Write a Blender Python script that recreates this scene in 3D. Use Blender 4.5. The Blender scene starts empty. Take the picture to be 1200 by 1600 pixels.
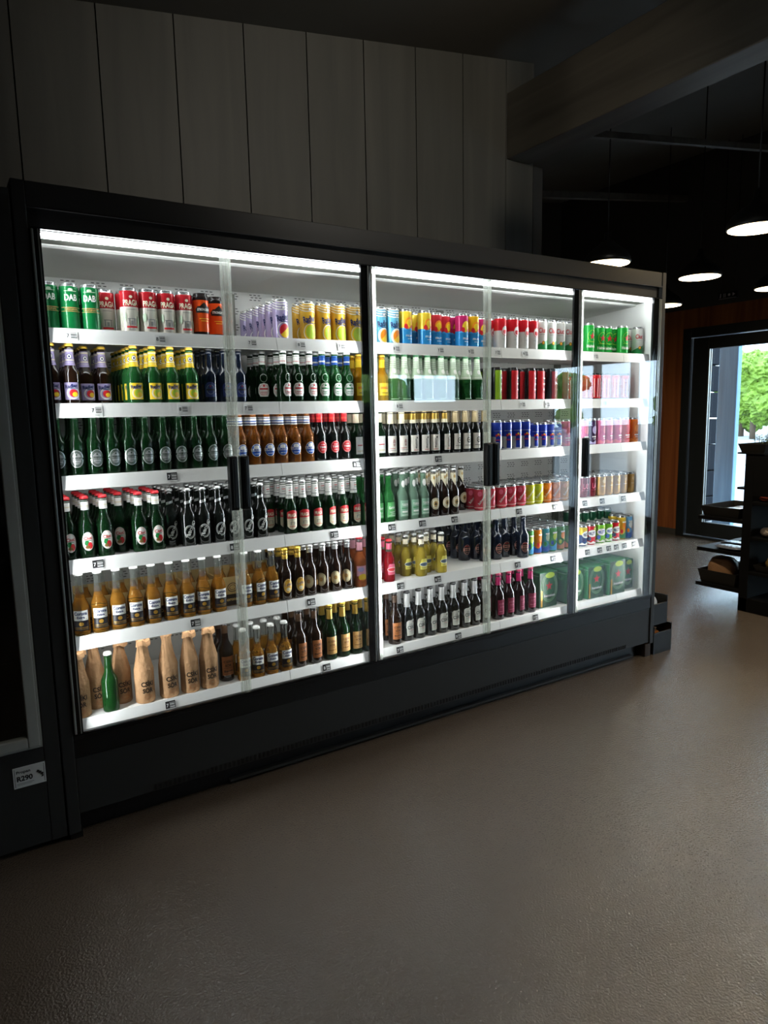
import bpy, bmesh, math, random
from mathutils import Vector, Matrix, noise
C = bpy.context.scene.collection
S = bpy.context.scene
# ------------------------------------------------------------------ camera, sky, exposure
cam_d = bpy.data.cameras.new('camera')
cam = bpy.data.objects.new('camera', cam_d); C.objects.link(cam); S.camera = cam
cam.location = (-0.2444, -2.4908, 1.4646)
cam.rotation_euler = (1.4282, 0.0196, -0.5676)
cam_d.sensor_fit = 'VERTICAL'; cam_d.sensor_height = 24.0; cam_d.lens = 24.0 * 1076.6 / 1600
cam_d.clip_start = 0.05; cam_d.clip_end = 300
S.view_settings.view_transform = 'Standard'; S.view_settings.look = 'None'
S.view_settings.gamma = 1.0; S.view_settings.use_curve_mapping = False
S.view_settings.exposure = 0.0
SKY = 13.0; LED = 170.0; PEND = 14.0; TOPLED = 26.0; SHELFFILL = 9.0; SPOT = 26.0; BULB = 24.0; WASH = 46.0
w = bpy.data.worlds.new('sky'); S.world = w; w.use_nodes = True
bg = w.node_tree.nodes['Background']; bg.inputs[0].default_value = (0.66, 0.83, 1.0, 1); bg.inputs[1].default_value = SKY
S.cycles.use_denoising = True
S.cycles.max_bounces = 10; S.cycles.transparent_max_bounces = 16
S.cycles.diffuse_bounces = 4; S.cycles.glossy_bounces = 4; S.cycles.transmission_bounces = 8
S.cycles.caustics_reflective = False; S.cycles.caustics_refractive = False
S.cycles.sample_clamp_indirect = 4.0
random.seed(7)
PI = math.pi

# ------------------------------------------------------------------ materials
MATS = {}
def lin(h):
    h = h.lstrip('#'); o = []
    for i in (0, 2, 4):
        c = int(h[i:i+2], 16) / 255
        o.append(c / 12.92 if c <= .04045 else ((c + .055) / 1.055) ** 2.4)
    return (*o, 1)
def mat(name, col='#808080', rough=.5, metal=0, emit=0, trans=0, ior=1.45, coat=0, spec=.5, noise_amt=0, noise_scale=8, bump=0, bump_scale=60):
    if name in MATS: return MATS[name]
    m = bpy.data.materials.new(name); m.use_nodes = True; nt = m.node_tree; b = nt.nodes['Principled BSDF']
    c = lin(col) if isinstance(col, str) else (*col, 1)
    b.inputs['Base Color'].default_value = c; b.inputs['Roughness'].default_value = rough
    b.inputs['Metallic'].default_value = metal; b.inputs['IOR'].default_value = ior
    b.inputs['Transmission Weight'].default_value = trans; b.inputs['Coat Weight'].default_value = coat
    b.inputs['Specular IOR Level'].default_value = spec
    if emit:
        b.inputs['Emission Color'].default_value = c; b.inputs['Emission Strength'].default_value = emit
    if noise_amt or bump:
        tc = nt.nodes.new('ShaderNodeTexCoord')
    if noise_amt:
        n = nt.nodes.new('ShaderNodeTexNoise'); n.inputs['Scale'].default_value = noise_scale; n.inputs['Detail'].default_value = 5
        nt.links.new(tc.outputs['Object'], n.inputs['Vector'])
        mx = nt.nodes.new('ShaderNodeMix'); mx.data_type = 'RGBA'
        mx.inputs[6].default_value = tuple(x * (1 - noise_amt) for x in c[:3]) + (1,)
        mx.inputs[7].default_value = tuple(min(1, x * (1 + noise_amt)) for x in c[:3]) + (1,)
        nt.links.new(n.outputs['Fac'], mx.inputs[0]); nt.links.new(mx.outputs[2], b.inputs['Base Color'])
    if bump:
        n = nt.nodes.new('ShaderNodeTexNoise'); n.inputs['Scale'].default_value = bump_scale; n.inputs['Detail'].default_value = 2
        nt.links.new(tc.outputs['Object'], n.inputs['Vector'])
        bp = nt.nodes.new('ShaderNodeBump'); bp.inputs['Strength'].default_value = bump; bp.inputs['Distance'].default_value = .01
        nt.links.new(n.outputs['Fac'], bp.inputs['Height']); nt.links.new(bp.outputs[0], b.inputs['Normal'])
    MATS[name] = m; return m
def pane_mat(name, tint, base=.045, extra=.95):
    """clear pane: straight-through transparency with a mirror share that grows towards grazing"""
    if name in MATS: return MATS[name]
    m = bpy.data.materials.new(name); m.use_nodes = True; nt = m.node_tree; nt.nodes.clear(); N = nt.nodes.new
    out = N('ShaderNodeOutputMaterial'); mix = N('ShaderNodeMixShader'); tr = N('ShaderNodeBsdfTransparent'); gl = N('ShaderNodeBsdfGlossy')
    tr.inputs[0].default_value = (*tint, 1); gl.inputs['Roughness'].default_value = 0.0
    g = N('ShaderNodeNewGeometry'); d = N('ShaderNodeVectorMath'); d.operation = 'DOT_PRODUCT'
    nt.links.new(g.outputs['Incoming'], d.inputs[0]); nt.links.new(g.outputs['Normal'], d.inputs[1])
    ab = N('ShaderNodeMath'); ab.operation = 'ABSOLUTE'; nt.links.new(d.outputs['Value'], ab.inputs[0])
    su = N('ShaderNodeMath'); su.operation = 'SUBTRACT'; su.inputs[0].default_value = 1; nt.links.new(ab.outputs[0], su.inputs[1])
    po = N('ShaderNodeMath'); po.operation = 'POWER'; po.inputs[1].default_value = 5; nt.links.new(su.outputs[0], po.inputs[0])
    ma = N('ShaderNodeMath'); ma.operation = 'MULTIPLY_ADD'; ma.inputs[1].default_value = extra; ma.inputs[2].default_value = base
    nt.links.new(po.outputs[0], ma.inputs[0]); nt.links.new(ma.outputs[0], mix.inputs[0])
    nt.links.new(tr.outputs[0], mix.inputs[1]); nt.links.new(gl.outputs[0], mix.inputs[2]); nt.links.new(mix.outputs[0], out.inputs[0])
    MATS[name] = m; return m

def seal_mat(name):
    """milky translucent plastic strip"""
    m = bpy.data.materials.new(name); m.use_nodes = True; nt = m.node_tree; nt.nodes.clear(); N = nt.nodes.new
    out = N('ShaderNodeOutputMaterial'); mix = N('ShaderNodeMixShader'); tr = N('ShaderNodeBsdfTransparent'); tl = N('ShaderNodeBsdfTranslucent'); m2 = N('ShaderNodeMixShader'); gl = N('ShaderNodeBsdfGlossy')
    tr.inputs[0].default_value = (.85, .87, .84, 1); tl.inputs[0].default_value = (.85, .87, .83, 1); gl.inputs[1].default_value = .15; mix.inputs[0].default_value = .22; m2.inputs[0].default_value = .08
    nt.links.new(tr.outputs[0], mix.inputs[1]); nt.links.new(tl.outputs[0], mix.inputs[2]); nt.links.new(mix.outputs[0], m2.inputs[1]); nt.links.new(gl.outputs[0], m2.inputs[2]); nt.links.new(m2.outputs[0], out.inputs[0])
    return m
# ------------------------------------------------------------------ mesh building
class MB:
    def __init__(s): s.v = []; s.f = []; s.m = []; s.sm = []; s.mats = []
    def mi(s, m):
        if m not in s.mats: s.mats.append(m)
        return s.mats.index(m)
    def face(s, idx, m, smooth=False): s.f.append(tuple(idx)); s.m.append(s.mi(m)); s.sm.append(smooth)
    def box(s, x0, x1, y0, y1, z0, z1, m, bev=0, M=None):
        if bev > 0:
            bm = bmesh.new(); bmesh.ops.create_cube(bm, size=1)
            for v in bm.verts:
                v.co = Vector((x0 + (v.co.x + .5) * (x1 - x0), y0 + (v.co.y + .5) * (y1 - y0), z0 + (v.co.z + .5) * (z1 - z0)))
            bmesh.ops.bevel(bm, geom=bm.edges[:], offset=bev, segments=2, affect='EDGES', profile=.5)
            b = len(s.v); bm.verts.index_update()
            for v in bm.verts: s.v.append(tuple(M @ v.co) if M else tuple(v.co))
            for f in bm.faces: s.face([b + v.index for v in f.verts], m)
            bm.free(); return s
        b = len(s.v)
        for x in (x0, x1):
            for y in (y0, y1):
                for z in (z0, z1):
                    p = Vector((x, y, z)); s.v.append(tuple(M @ p) if M else tuple(p))
        for q in ((0, 1, 3, 2), (4, 6, 7, 5), (0, 4, 5, 1), (2, 3, 7, 6), (0, 2, 6, 4), (1, 5, 7, 3)):
            s.face([b + i for i in q], m)
        return s
    def prism(s, pts, x0, x1, m, axis='x'):
        """a closed outline (in the two other axes) pushed along one axis"""
        b = len(s.v); n = len(pts)
        for a in (x0, x1):
            for p, q in pts:
                s.v.append((a, p, q) if axis == 'x' else (p, a, q) if axis == 'y' else (p, q, a))
        s.face([b + i for i in range(n)][::-1], m); s.face([b + n + i for i in range(n)], m)
        for i in range(n):
            j = (i + 1) % n; s.face([b + i, b + j, b + n + j, b + n + i], m)
        return s
    def lathe(s, prof, m, n=22, bands=None, cx=0, cy=0, wob=None, smooth=True):
        """prof: (r, z) from the bottom up; bands: [(z_top, material)] picks each ring's material by its middle"""
        b = len(s.v)
        for r, z in prof:
            for k in range(n):
                a = 2 * PI * k / n; rr = r * (wob(a, z) if wob else 1)
                s.v.append((cx + rr * math.cos(a), cy + rr * math.sin(a), z))
        for i in range(len(prof) - 1):
            zm = (prof[i][1] + prof[i + 1][1]) / 2; mm = m
            if bands:
                for zt, bm_ in bands:
                    if zm <= zt: mm = bm_; break
            for k in range(n):
                j = (k + 1) % n
                s.face([b + i * n + k, b + i * n + j, b + (i + 1) * n + j, b + (i + 1) * n + k], mm, smooth)
        mb = bands[0][1] if bands else m; mt = bands[-1][1] if bands else m
        s.face([b + k for k in range(n)][::-1], mb); t = b + (len(prof) - 1) * n
        s.face([t + k for k in range(n)], mt)
        return s
    def tube(s, pts, r, m, n=8):
        b = len(s.v); P = [Vector(p) for p in pts]
        for i, p in enumerate(P):
            d = (P[min(i + 1, len(P) - 1)] - P[max(i - 1, 0)]).normalized()
            u = d.orthogonal().normalized(); w_ = d.cross(u)
            for k in range(n):
                a = 2 * PI * k / n; s.v.append(tuple(p + r * (math.cos(a) * u + math.sin(a) * w_)))
        for i in range(len(P) - 1):
            for k in range(n):
                j = (k + 1) % n; s.face([b + i * n + k, b + i * n + j, b + (i + 1) * n + j, b + (i + 1) * n + k], m, True)
        s.face([b + k for k in range(n)][::-1], m); s.face([b + (len(P) - 1) * n + k for k in range(n)], m)
        return s
    def mesh(s, name):
        me = bpy.data.meshes.new(name); me.from_pydata(s.v, [], s.f)
        for m in s.mats: me.materials.append(m)
        me.polygons.foreach_set('material_index', s.m); me.polygons.foreach_set('use_smooth', s.sm); me.update()
        return me
    def build(s, name, parent=None, loc=None, rot=0):
        o = bpy.data.objects.new(name, s.mesh(name)); C.objects.link(o)
        if parent: o.parent = parent
        if loc: o.location = loc
        if rot: o.rotation_euler.z = rot
        return o
def tag(o, label, cat, group=None, kind=None):
    o['label'] = label; o['category'] = cat
    if group: o['group'] = group
    if kind: o['kind'] = kind
    return o
def thing(name, label, cat, loc=(0, 0, 0), rot=0, group=None):
    o = bpy.data.objects.new(name, None); C.objects.link(o); o.location = loc; o.rotation_euler.z = rot
    o.empty_display_size = .1
    return tag(o, label, cat, group)
def struct(name, mb, loc=None):
    o = mb.build(name, None, loc); o['kind'] = 'structure'; return o

# lettering: outlines of the built-in font as flat triangles
TXT = {}
def text_tris(t, bold=.02):
    if (t, bold) in TXT: return TXT[(t, bold)]
    cu = bpy.data.curves.new('lettering', 'FONT'); cu.body = t; cu.size = 1; cu.offset = bold; cu.resolution_u = 3
    o = bpy.data.objects.new('lettering', cu); me = bpy.data.meshes.new_from_object(o)
    vs = [(v.co.x, v.co.y) for v in me.vertices]; fs = [tuple(p.vertices) for p in me.polygons]
    bpy.data.objects.remove(o); bpy.data.curves.remove(cu); bpy.data.meshes.remove(me)
    x0 = min(v[0] for v in vs); x1 = max(v[0] for v in vs); y0 = min(v[1] for v in vs); y1 = max(v[1] for v in vs)
    vs = [((x - (x0 + x1) / 2) / (x1 - x0), (y - (y0 + y1) / 2) / (y1 - y0)) for x, y in vs]
    TXT[(t, bold)] = (vs, fs); return TXT[(t, bold)]
class Art:
    """printed artwork laid on a round (or, with R None, a flat) front; all sizes in millimetres, u across from the front line, v up from the base"""
    def __init__(s, R): s.R = R if (callable(R) or R is None) else (lambda v: R); s.mb = MB(); s.lay = 0
    def P(s, u, v, off):
        u /= 1000; v /= 1000
        if s.R is None: return (u, -off, v)
        r = s.R(v) + off; a = u / s.R(v); return (r * math.sin(a), -r * math.cos(a), v)
    def off(s): s.lay += 1; return .00025 + .00016 * s.lay
    def strip(s, u0, u1, lo, hi, m, nv=1, step=3.0):
        off = s.off(); n = max(2, int((u1 - u0) / step)); b = len(s.mb.v)
        for i in range(n + 1):
            u = u0 + (u1 - u0) * i / n; a, c = lo(u), hi(u)
            for j in range(nv + 1): s.mb.v.append(s.P(u, a + (c - a) * j / nv, off))
        for i in range(n):
            for j in range(nv):
                p = b + i * (nv + 1) + j; s.mb.face([p, p + nv + 1, p + nv + 2, p + 1], m, True)
        return s
    def rect(s, u0, u1, v0, v1, m, nv=1): return s.strip(u0, u1, lambda u: v0, lambda u: v1, m, nv)
    def ell(s, cu, cv, ru, rv, m, u0=None, u1=None):
        h = lambda u: rv * math.sqrt(max(0, 1 - ((u - cu) / ru) ** 2))
        return s.strip(cu - ru if u0 is None else u0, cu + ru if u1 is None else u1, lambda u: cv - h(u), lambda u: cv + h(u), m, 1, 1.6)
    def arch(s, u0, u1, v0, v1, vt, m):
        """a label with straight sides and a rounded head (and foot when v0 differs)"""
        c = (u0 + u1) / 2; hw = (u1 - u0) / 2; h = lambda u: math.sqrt(max(0, 1 - ((u - c) / hw) ** 2))
        return s.strip(u0, u1, lambda u: v0, lambda u: v1 + (vt - v1) * h(u), m, 1, 2)
    def ring(s, cu, cv, ru, rv, t, m, n=28):
        off = s.off(); b = len(s.mb.v)
        for k in range(n):
            a = 2 * PI * k / n
            for q in (0, t): s.mb.v.append(s.P(cu + (ru - q) * math.cos(a), cv + (rv - q) * math.sin(a), off))
        for k in range(n):
            j = (k + 1) % n; s.mb.face([b + 2 * k, b + 2 * j, b + 2 * j + 1, b + 2 * k + 1], m)
        return s
    def poly(s, pts, m):
        """an outline that any upright line crosses at most twice"""
        n = len(pts)
        def span(u):
            ys = []
            for i in range(n):
                (a, b), (c, d) = pts[i], pts[(i + 1) % n]
                if a == c:
                    if a == u: ys += [b, d]
                elif min(a, c) <= u <= max(a, c): ys.append(b + (d - b) * (u - a) / (c - a))
            return (min(ys), max(ys)) if ys else (pts[0][1], pts[0][1])
        x0, x1 = min(q[0] for q in pts), max(q[0] for q in pts)
        us = sorted({x0 + (x1 - x0) * k / max(2, int((x1 - x0) / 3)) for k in range(max(2, int((x1 - x0) / 3)) + 1)} | {q[0] for q in pts})
        off = s.off(); b = len(s.mb.v)
        for u in us:
            lo, hi = span(min(max(u, x0), x1)); s.mb.v += [s.P(u, lo, off), s.P(u, hi, off)]
        for i in range(len(us) - 1): s.mb.face([b + 2 * i, b + 2 * i + 2, b + 2 * i + 3, b + 2 * i + 1], m, True)
        return s
    def star(s, cu, cv, r, m):
        off = s.off(); b = len(s.mb.v); s.mb.v.append(s.P(cu, cv, off)); NR = 4
        for j in range(1, NR + 1):
            for k in range(10):
                a = PI / 2 + k * PI / 5; q = (r if k % 2 == 0 else r * .42) * j / NR
                s.mb.v.append(s.P(cu + q * math.cos(a), cv + q * math.sin(a), off))
        for k in range(10):
            l = (k + 1) % 10; s.mb.face([b, b + 1 + k, b + 1 + l], m)
            for j in range(NR - 1): i = b + 1 + j * 10; s.mb.face([i + k, i + 10 + k, i + 10 + l, i + l], m)
        return s
    def txt(s, t, cu, cv, wd, ht, m, rot=0, bold=.02):
        vs, fs = text_tris(t, bold); off = s.off() + .0002; b = len(s.mb.v); c, q = math.cos(rot), math.sin(rot)
        for x, y in vs:
            x *= wd; y *= ht; s.mb.v.append(s.P(cu + x * c - y * q, cv + x * q + y * c, off))
        for f in fs: s.mb.face([b + i for i in f], m)
        return s
# ------------------------------------------------------------------ the room
M_floor = mat('floor_resin', '#574e45', rough=.10, spec=.9, noise_amt=.06, noise_scale=1.2, bump=.3, bump_scale=150)
def wood_mat(name, dark, light, scale, rough=.55, bands=None, amt=1.0):
    """stained boards: streaky grain along the object's z (or x) axis"""
    m = bpy.data.materials.new(name); m.use_nodes = True; nt = m.node_tree; N = nt.nodes.new; b = nt.nodes['Principled BSDF']
    tc = N('ShaderNodeTexCoord'); mp = N('ShaderNodeMapping'); mp.inputs['Scale'].default_value = scale
    nz = N('ShaderNodeTexNoise'); nz.inputs['Scale'].default_value = 1; nz.inputs['Detail'].default_value = 6; nz.inputs['Distortion'].default_value = .6
    cr = N('ShaderNodeValToRGB'); cr.color_ramp.elements[0].position = .3; cr.color_ramp.elements[1].position = .72
    cr.color_ramp.elements[0].color = lin(dark); cr.color_ramp.elements[1].color = lin(light)
    nt.links.new(tc.outputs['Object'], mp.inputs[0]); nt.links.new(mp.outputs[0], nz.inputs['Vector'])
    nt.links.new(nz.outputs['Fac'], cr.inputs[0]); nt.links.new(cr.outputs[0], b.inputs['Base Color'])
    b.inputs['Roughness'].default_value = rough; MATS[name] = m; return m
M_plank = wood_mat('grey_painted_planks', '#57564f', '#67655d', (9, 9, .7), .6)
M_brown = wood_mat('brown_stained_boards', '#7d4322', '#b26c38', (14, 14, .8), .5)
M_darkwall = mat('charcoal_wall', '#454543', rough=.8)
M_ceil = mat('dark_ceiling', '#5a574f', rough=.7, noise_amt=.12, noise_scale=3)
M_beam = wood_mat('dark_stained_beam', '#4a463f', '#625d53', (12, .8, 12), .55)
M_frame = mat('dark_door_frame', '#1d2224', rough=.45)
M_black = mat('matt_black', '#0d0d0d', rough=.5)

ceil_z = lambda x: 3.17 + .14 * x
XL, XR, YF, YB = -3.2, 6.83, -5.6, 4.2
mb = MB(); mb.box(XL - .2, XR, YF - .2, YB + .2, -.12, 0, M_floor); struct('floor', mb)
# sloping ceiling of wide boards
mb = MB(); mb.prism([(XL - .2, ceil_z(XL - .2)), (XR + .2, ceil_z(XR + .2)), (XR + .2, ceil_z(XR + .2) + .15), (XL - .2, ceil_z(XL - .2) + .15)], YF - .2, YB + .2, M_ceil, 'y')
struct('ceiling', mb)
# plank wall behind the fridges: boards 0.334 m wide with open V joints between them
mb = MB(); x = .142 - .338 * 10; n = 0
mb.box(XL, 3.075, .915, 1.05, 0, ceil_z(XL), M_darkwall)
mb.prism([(XL, 2.6), (3.075, 2.6), (3.075, ceil_z(3.075) + .02), (XL, ceil_z(XL) + .02)], .915, 1.05, M_darkwall, 'y')
while x < 3.07:
    a, b = max(x + .003, XL), min(x + .338 - .003, 3.075)
    if b > a + .01:
        base = len(mb.v)
        for y in (.9, .92):
            for (q, z) in ((a, 0), (b, 0), (b, ceil_z(b) + .01), (a, ceil_z(a) + .01)): mb.v.append((q, y, z))
        for q in ((0, 1, 2, 3), (1, 5, 6, 2), (4, 0, 3, 7), (3, 2, 6, 7)): mb.face([base + i for i in q], M_plank)
    x += .338
struct('wall_back', mb)
mb = MB(); mb.box(3.035, 3.075, 1.05, YB, 0, ceil_z(3.0), M_darkwall); struct('wall_partition', mb)
mb = MB(); mb.box(3.0, XR + .2, YB, YB + .15, 0, 4.2, M_darkwall); struct('wall_far', mb)
mb = MB(); mb.box(XL - .15, XL, YF, 1.0, 0, ceil_z(XL) + .3, M_darkwall); struct('wall_left', mb)
# wall behind the photographer with a high window
wx0, wx1, wz0, wz1 = 4.5, 6.3, 1.55, 2.05
mb = MB()
for a, b, c, d in ((XL, wx0, 0, 4.2), (wx1, XR + .2, 0, 4.2), (wx0, wx1, 0, wz0), (wx0, wx1, wz1, 4.2)): mb.box(a, b, YF - .15, YF, c, d, M_darkwall)
struct('wall_front', mb)
PANE = pane_mat('window_glass', (.93, .96, .96))
def window(name, x0, x1, y0, y1, z0, z1, axis, mull=(), fw=.06):
    """frame and pane of an opening; axis is the direction across it"""
    mb = MB(); d = .05
    def bar(a, b, c, e):
        if axis == 'x': mb.box(a, b, (y0 + y1) / 2 - d, (y0 + y1) / 2 + d, c, e, M_frame)
        else: mb.box((x0 + x1) / 2 - d, (x0 + x1) / 2 + d, a, b, c, e, M_frame)
    lo, hi = (x0, x1) if axis == 'x' else (y0, y1)
    bar(lo, lo + fw, z0, z1); bar(hi - fw, hi, z0, z1); bar(lo + fw, hi - fw, z0, z0 + fw); bar(lo + fw, hi - fw, z1 - fw, z1)
    for q in mull: bar(q - fw / 2, q + fw / 2, z0 + fw, z1 - fw)
    o = struct(name, mb)
    g = MB()
    if axis == 'x': g.box(lo + fw, hi - fw, (y0 + y1) / 2 - .003, (y0 + y1) / 2 + .003, z0 + fw, z1 - fw, PANE)
    else: g.box((x0 + x1) / 2 - .003, (x0 + x1) / 2 + .003, lo + fw, hi - fw, z0 + fw, z1 - fw, PANE)
    g.build('pane', o); return o
window('window_1', wx0, wx1, YF - .1, YF - .04, wz0, wz1, 'x', (5.4,))
# end wall: brown boards below, charcoal above, a glazed double door and a glazed bay
dy0, dy1, dz = .20, 2.34, 2.32
by0, by1, bz0, bz1 = -4.45, -2.55, .10, 2.08
mb = MB(); T = .16
for a, b, c, d, m in ((dy1, YB, 0, 2.53, M_brown), (dy0, dy1, dz, 2.53, M_brown), (by1, dy0, 0, 2.53, M_darkwall), (YF, by0, 0, 2.53, M_darkwall),
                      (by0, by1, 0, bz0, M_darkwall), (by0, by1, bz1, 2.53, M_darkwall)): mb.box(XR, XR + T, a, b, c, d, m)
mb.box(XR - .004, XR + T, YF, YB, 2.53, 4.3, M_darkwall)
struct('wall_right', mb)
window('window_2', XR + .02, XR + .1, by0, by1, bz0, bz1, 'y', (-3.05, -3.62))
# glazed door: frame, two leaves
mb = MB()
mb.box(XR - .03, XR + .12, dy1 - .10, dy1, 0, dz, M_frame, .004); mb.box(XR - .03, XR + .12, dy0, dy0 + .10, 0, dz, M_frame, .004)
mb.box(XR - .03, XR + .12, dy0 + .10, dy1 - .10, dz - .10, dz, M_frame, .004); mb.box(XR - .03, XR + .14, dy0 + .1, dy1 - .1, 0, .02, M_frame)
door = struct('door_1', mb)
M_alu = mat('brushed_aluminium', '#8e8f8a', rough=.35, metal=.8)
for a, b in ((1.26, 2.23), (.31, 1.25)):
    mb = MB(); st = .185
    mb.box(XR + .0, XR + .06, b - st, b, .03, dz - .11, M_frame, .004); mb.box(XR + .0, XR + .06, a, a + .10, .03, dz - .11, M_frame, .004)
    mb.box(XR + .0, XR + .06, a + .1, b - st, .03, .19, M_frame, .004); mb.box(XR + .0, XR + .06, a + .1, b - st, 2.085, dz - .11, M_frame, .004)
    mb.box(XR + .001, XR + .012, b - st - .012, b - st, .19, 2.085, M_alu); mb.box(XR + .001, XR + .012, b - st - .036, b - st - .028, .19, 2.085, M_alu)
    leaf = mb.build('door_leaf', door)
    g = MB(); g.box(XR + .027, XR + .033, a + .1, b - st, .19, 2.085, PANE); g.build('pane', leaf)
mb = MB(); mb.box(XR - .02, XR, 2.34, YB, 0, .07, M_darkwall); struct('baseboard_right', mb)
# beam carried by the end of the plank wall, a purlin and a rail on the far side
mb = MB(); mb.box(2.85, 3.04, YF, .9, 3.0, 3.38, M_beam, .006); struct('beam', mb)
mb = MB(); mb.prism([(3.08, 3.10), (XR, 3.60), (XR, 3.64), (3.08, 3.14)], .63, .67, M_beam, 'y'); struct('trim_1', mb)
mb = MB(); mb.prism([(3.08, 3.22), (XR, 3.68), (XR, 3.74), (3.08, 3.28)], 2.36, 2.42, M_beam, 'y'); struct('trim_2', mb)
mb = MB(); mb.box(3.08, 3.16, .90, 1.06, 0, 3.0, M_darkwall); struct('trim_3', mb)

# ------------------------------------------------------------------ outside, seen through the glass
M_pave = mat('pale_concrete', '#7d8084', rough=.9, noise_amt=.15, noise_scale=.8)
M_road = mat('asphalt', '#6d6e70', rough=.9)
M_post = wood_mat('blue_daylit_post', '#5b7f9a', '#6c93b0', (14, 14, .9), .7)  # blue daylight falling on the wood is put into its colour
M_leaf = mat('leaves', '#5a7420', rough=.7, noise_amt=.7, noise_scale=2.5)
M_bark = mat('bark', '#4d4034', rough=.9)
mb = MB(); mb.box(7.03, 60, -40, 40, -.2, -.04, M_pave); struct('ground_outside', mb)
mb = MB(); mb.box(-20, 7.0, -30, -5.85, -.2, -.04, M_pave); struct('ground_front', mb)
mb = MB(); mb.box(17, 23, -40, 40, -.04, -.03, M_road); struct('road', mb)
mb = MB(); mb.box(7.60, 7.68, 2.165, 2.40, -.04, 3.0, M_post, .008); o = mb.build('timber_post'); tag(o, 'pale blue-lit square timber post outside the glazed door', 'post')
# a stack of dark boxes outside behind the post
M_crate = mat('dark_slate_box', '#10141b', rough=.8, spec=.1)
for i in range(7):
    mb = MB(); mb.box(8.1, 8.5, 2.84, 3.3, -.04 + i * .34, -.04 + i * .34 + .325, M_crate, .01)
    mb.box(8.09, 8.10, 2.84, 3.3, -.04 + i * .34 + .27, -.04 + i * .34 + .30, M_alu)
    o = mb.build('storage_box'); tag(o, f'dark storage box outside behind the post, {["lowest","second","third","fourth","fifth","sixth","topmost"][i]} of its stack', 'box', 'dark boxes stacked outside the door')
def blob(mb, c, r, m, seed, sub=3):
    bm = bmesh.new(); bmesh.ops.create_icosphere(bm, subdivisions=sub, radius=1); b = len(mb.v); bm.verts.index_update()
    for v in bm.verts:
        d = 1 + .28 * noise.noise(v.co * 2.3 + Vector((seed, 0, 0))) + .2 * noise.noise(v.co * 6 + Vector((0, seed, 0))) + .16 * noise.noise(v.co * 15 + Vector((0, 0, seed)))
        mb.v.append(tuple(Vector(c) + Vector((v.co.x * r, v.co.y * r, v.co.z * r * .85)) * d))
    for f in bm.faces: mb.face([b + v.index for v in f.verts], m)
    bm.free()
rnd = random.Random(3)
TREES = [(31, 11.5, 4.3), (33, 13.4, 4.5), (31, 15.2, 4.2), (33.5, 17.2, 4.6), (31.5, 19.2, 4.3), (33, 21.5, 4.5), (34, -9.5, 4.8), (35, -16, 4.4), (36, -22.5, 4.6), (34, -29, 4.8)]
for i, (x, y, h) in enumerate(TREES):
    nm = ['leftmost', 'fourth', 'third', 'second', 'first', 'last']
    lab = f'bushy light green tree across the road, {["first", "second", "third", "fourth", "fifth", "sixth"][i]} from the right through the glazed door' if i < 6 else f'leafy tree across the road beyond the other glazing, {["first", "second", "third", "fourth"][i - 6]} along the road'
    t = thing('tree', lab, 'tree', (x, y, -.04), 0, 'trees across the road')
    tr = MB(); tr.tube([(0, 0, 0), (.05, .03, h * .2), (0, .05, h * .45)], .13, M_bark); tr.build('trunk', t)
    cr = MB()
    for k in range(16):
        a = rnd.uniform(0, 2 * PI); q = rnd.uniform(.1, .95)
        blob(cr, (q * math.cos(a), q * math.sin(a) * .85, h * rnd.uniform(.17, .84)), rnd.uniform(.45, .75), M_leaf, i * 17 + k, 4 if i < 6 else 3)
    cr.build('crown', t)
for i, (x, y) in enumerate([(6.0, -14), (2.5, -15), (9.5, -16)]):
    t = thing('tree', f'leafy green tree outside the high window, {["middle one","nearest the fridges","farthest along"][i]}', 'tree', (x, y, -.04), 0, 'trees outside the high window')
    tr = MB(); tr.tube([(0, 0, 0), (.05, .03, 1.2), (0, .05, 2.2)], .13, M_bark); tr.build('trunk', t)
    cr = MB()
    for k in range(11):
        a = rnd.uniform(0, 2 * PI); q = rnd.uniform(.2, 1.5)
        blob(cr, (q * math.cos(a) * 1.3, q * math.sin(a), 4.6 * rnd.uniform(.3, .8)), rnd.uniform(.6, 1.0), M_leaf, 300 + i * 17 + k)
    cr.build('crown', t)

# ------------------------------------------------------------------ ceiling lamps
M_shade = mat('black_lamp_shade', '#0c0c0c', rough=.4)
M_glow = mat('warm_lamp_glow', '#ffe3b4', emit=PEND)
def pendant(x, y, where, z=2.4, r=.145):
    t = thing('pendant_lamp', f'round black pendant lamp with glowing warm underside, {where}', 'lamp', (x, y, z), 0, 'pendant lamps over the shop floor')
    mb = MB(); mb.lathe([(r, -.004), (r + .004, 0), (r, .03), (r * .8, .07), (.05, .12), (.022, .15), (.02, .19)], M_shade, 28); mb.build('shade', t)
    mb = MB(); mb.lathe([(r * .96, -.0065), (r * .96, -.0045)], M_glow, 28); mb.build('diffuser', t)
    mb = MB(); mb.tube([(0, 0, .18), (0, 0, ceil_z(x) - z)], .004, M_black, 6); mb.build('cord', t)
    L = bpy.data.lights.new('bulb', 'SPOT'); L.energy = BULB; L.color = (1, .86, .66); L.spot_size = math.radians(150); L.spot_blend = 1; L.shadow_soft_size = 0
    lo = bpy.data.objects.new('bulb', L); C.objects.link(lo); lo.parent = t; lo.location = (0, 0, -.012)
    return t
pendant(3.5, .65, 'half hidden by the top of the fridge'); pendant(4.5, .65, 'next one beyond the fridge top')
pendant(5.5, .65, 'at the edge, above the glazed door'); pendant(3.5, -.33, 'nearest and largest, below the beam')
pendant(5.5, 1.65, 'smallest, just past the fridge corner')
pendant(4.5, -.33, 'above the display shelves'); pendant(3.5, -1.3, 'row in front of the shelves, nearest')
pendant(4.5, -1.3, 'row in front of the shelves, middle')
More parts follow.
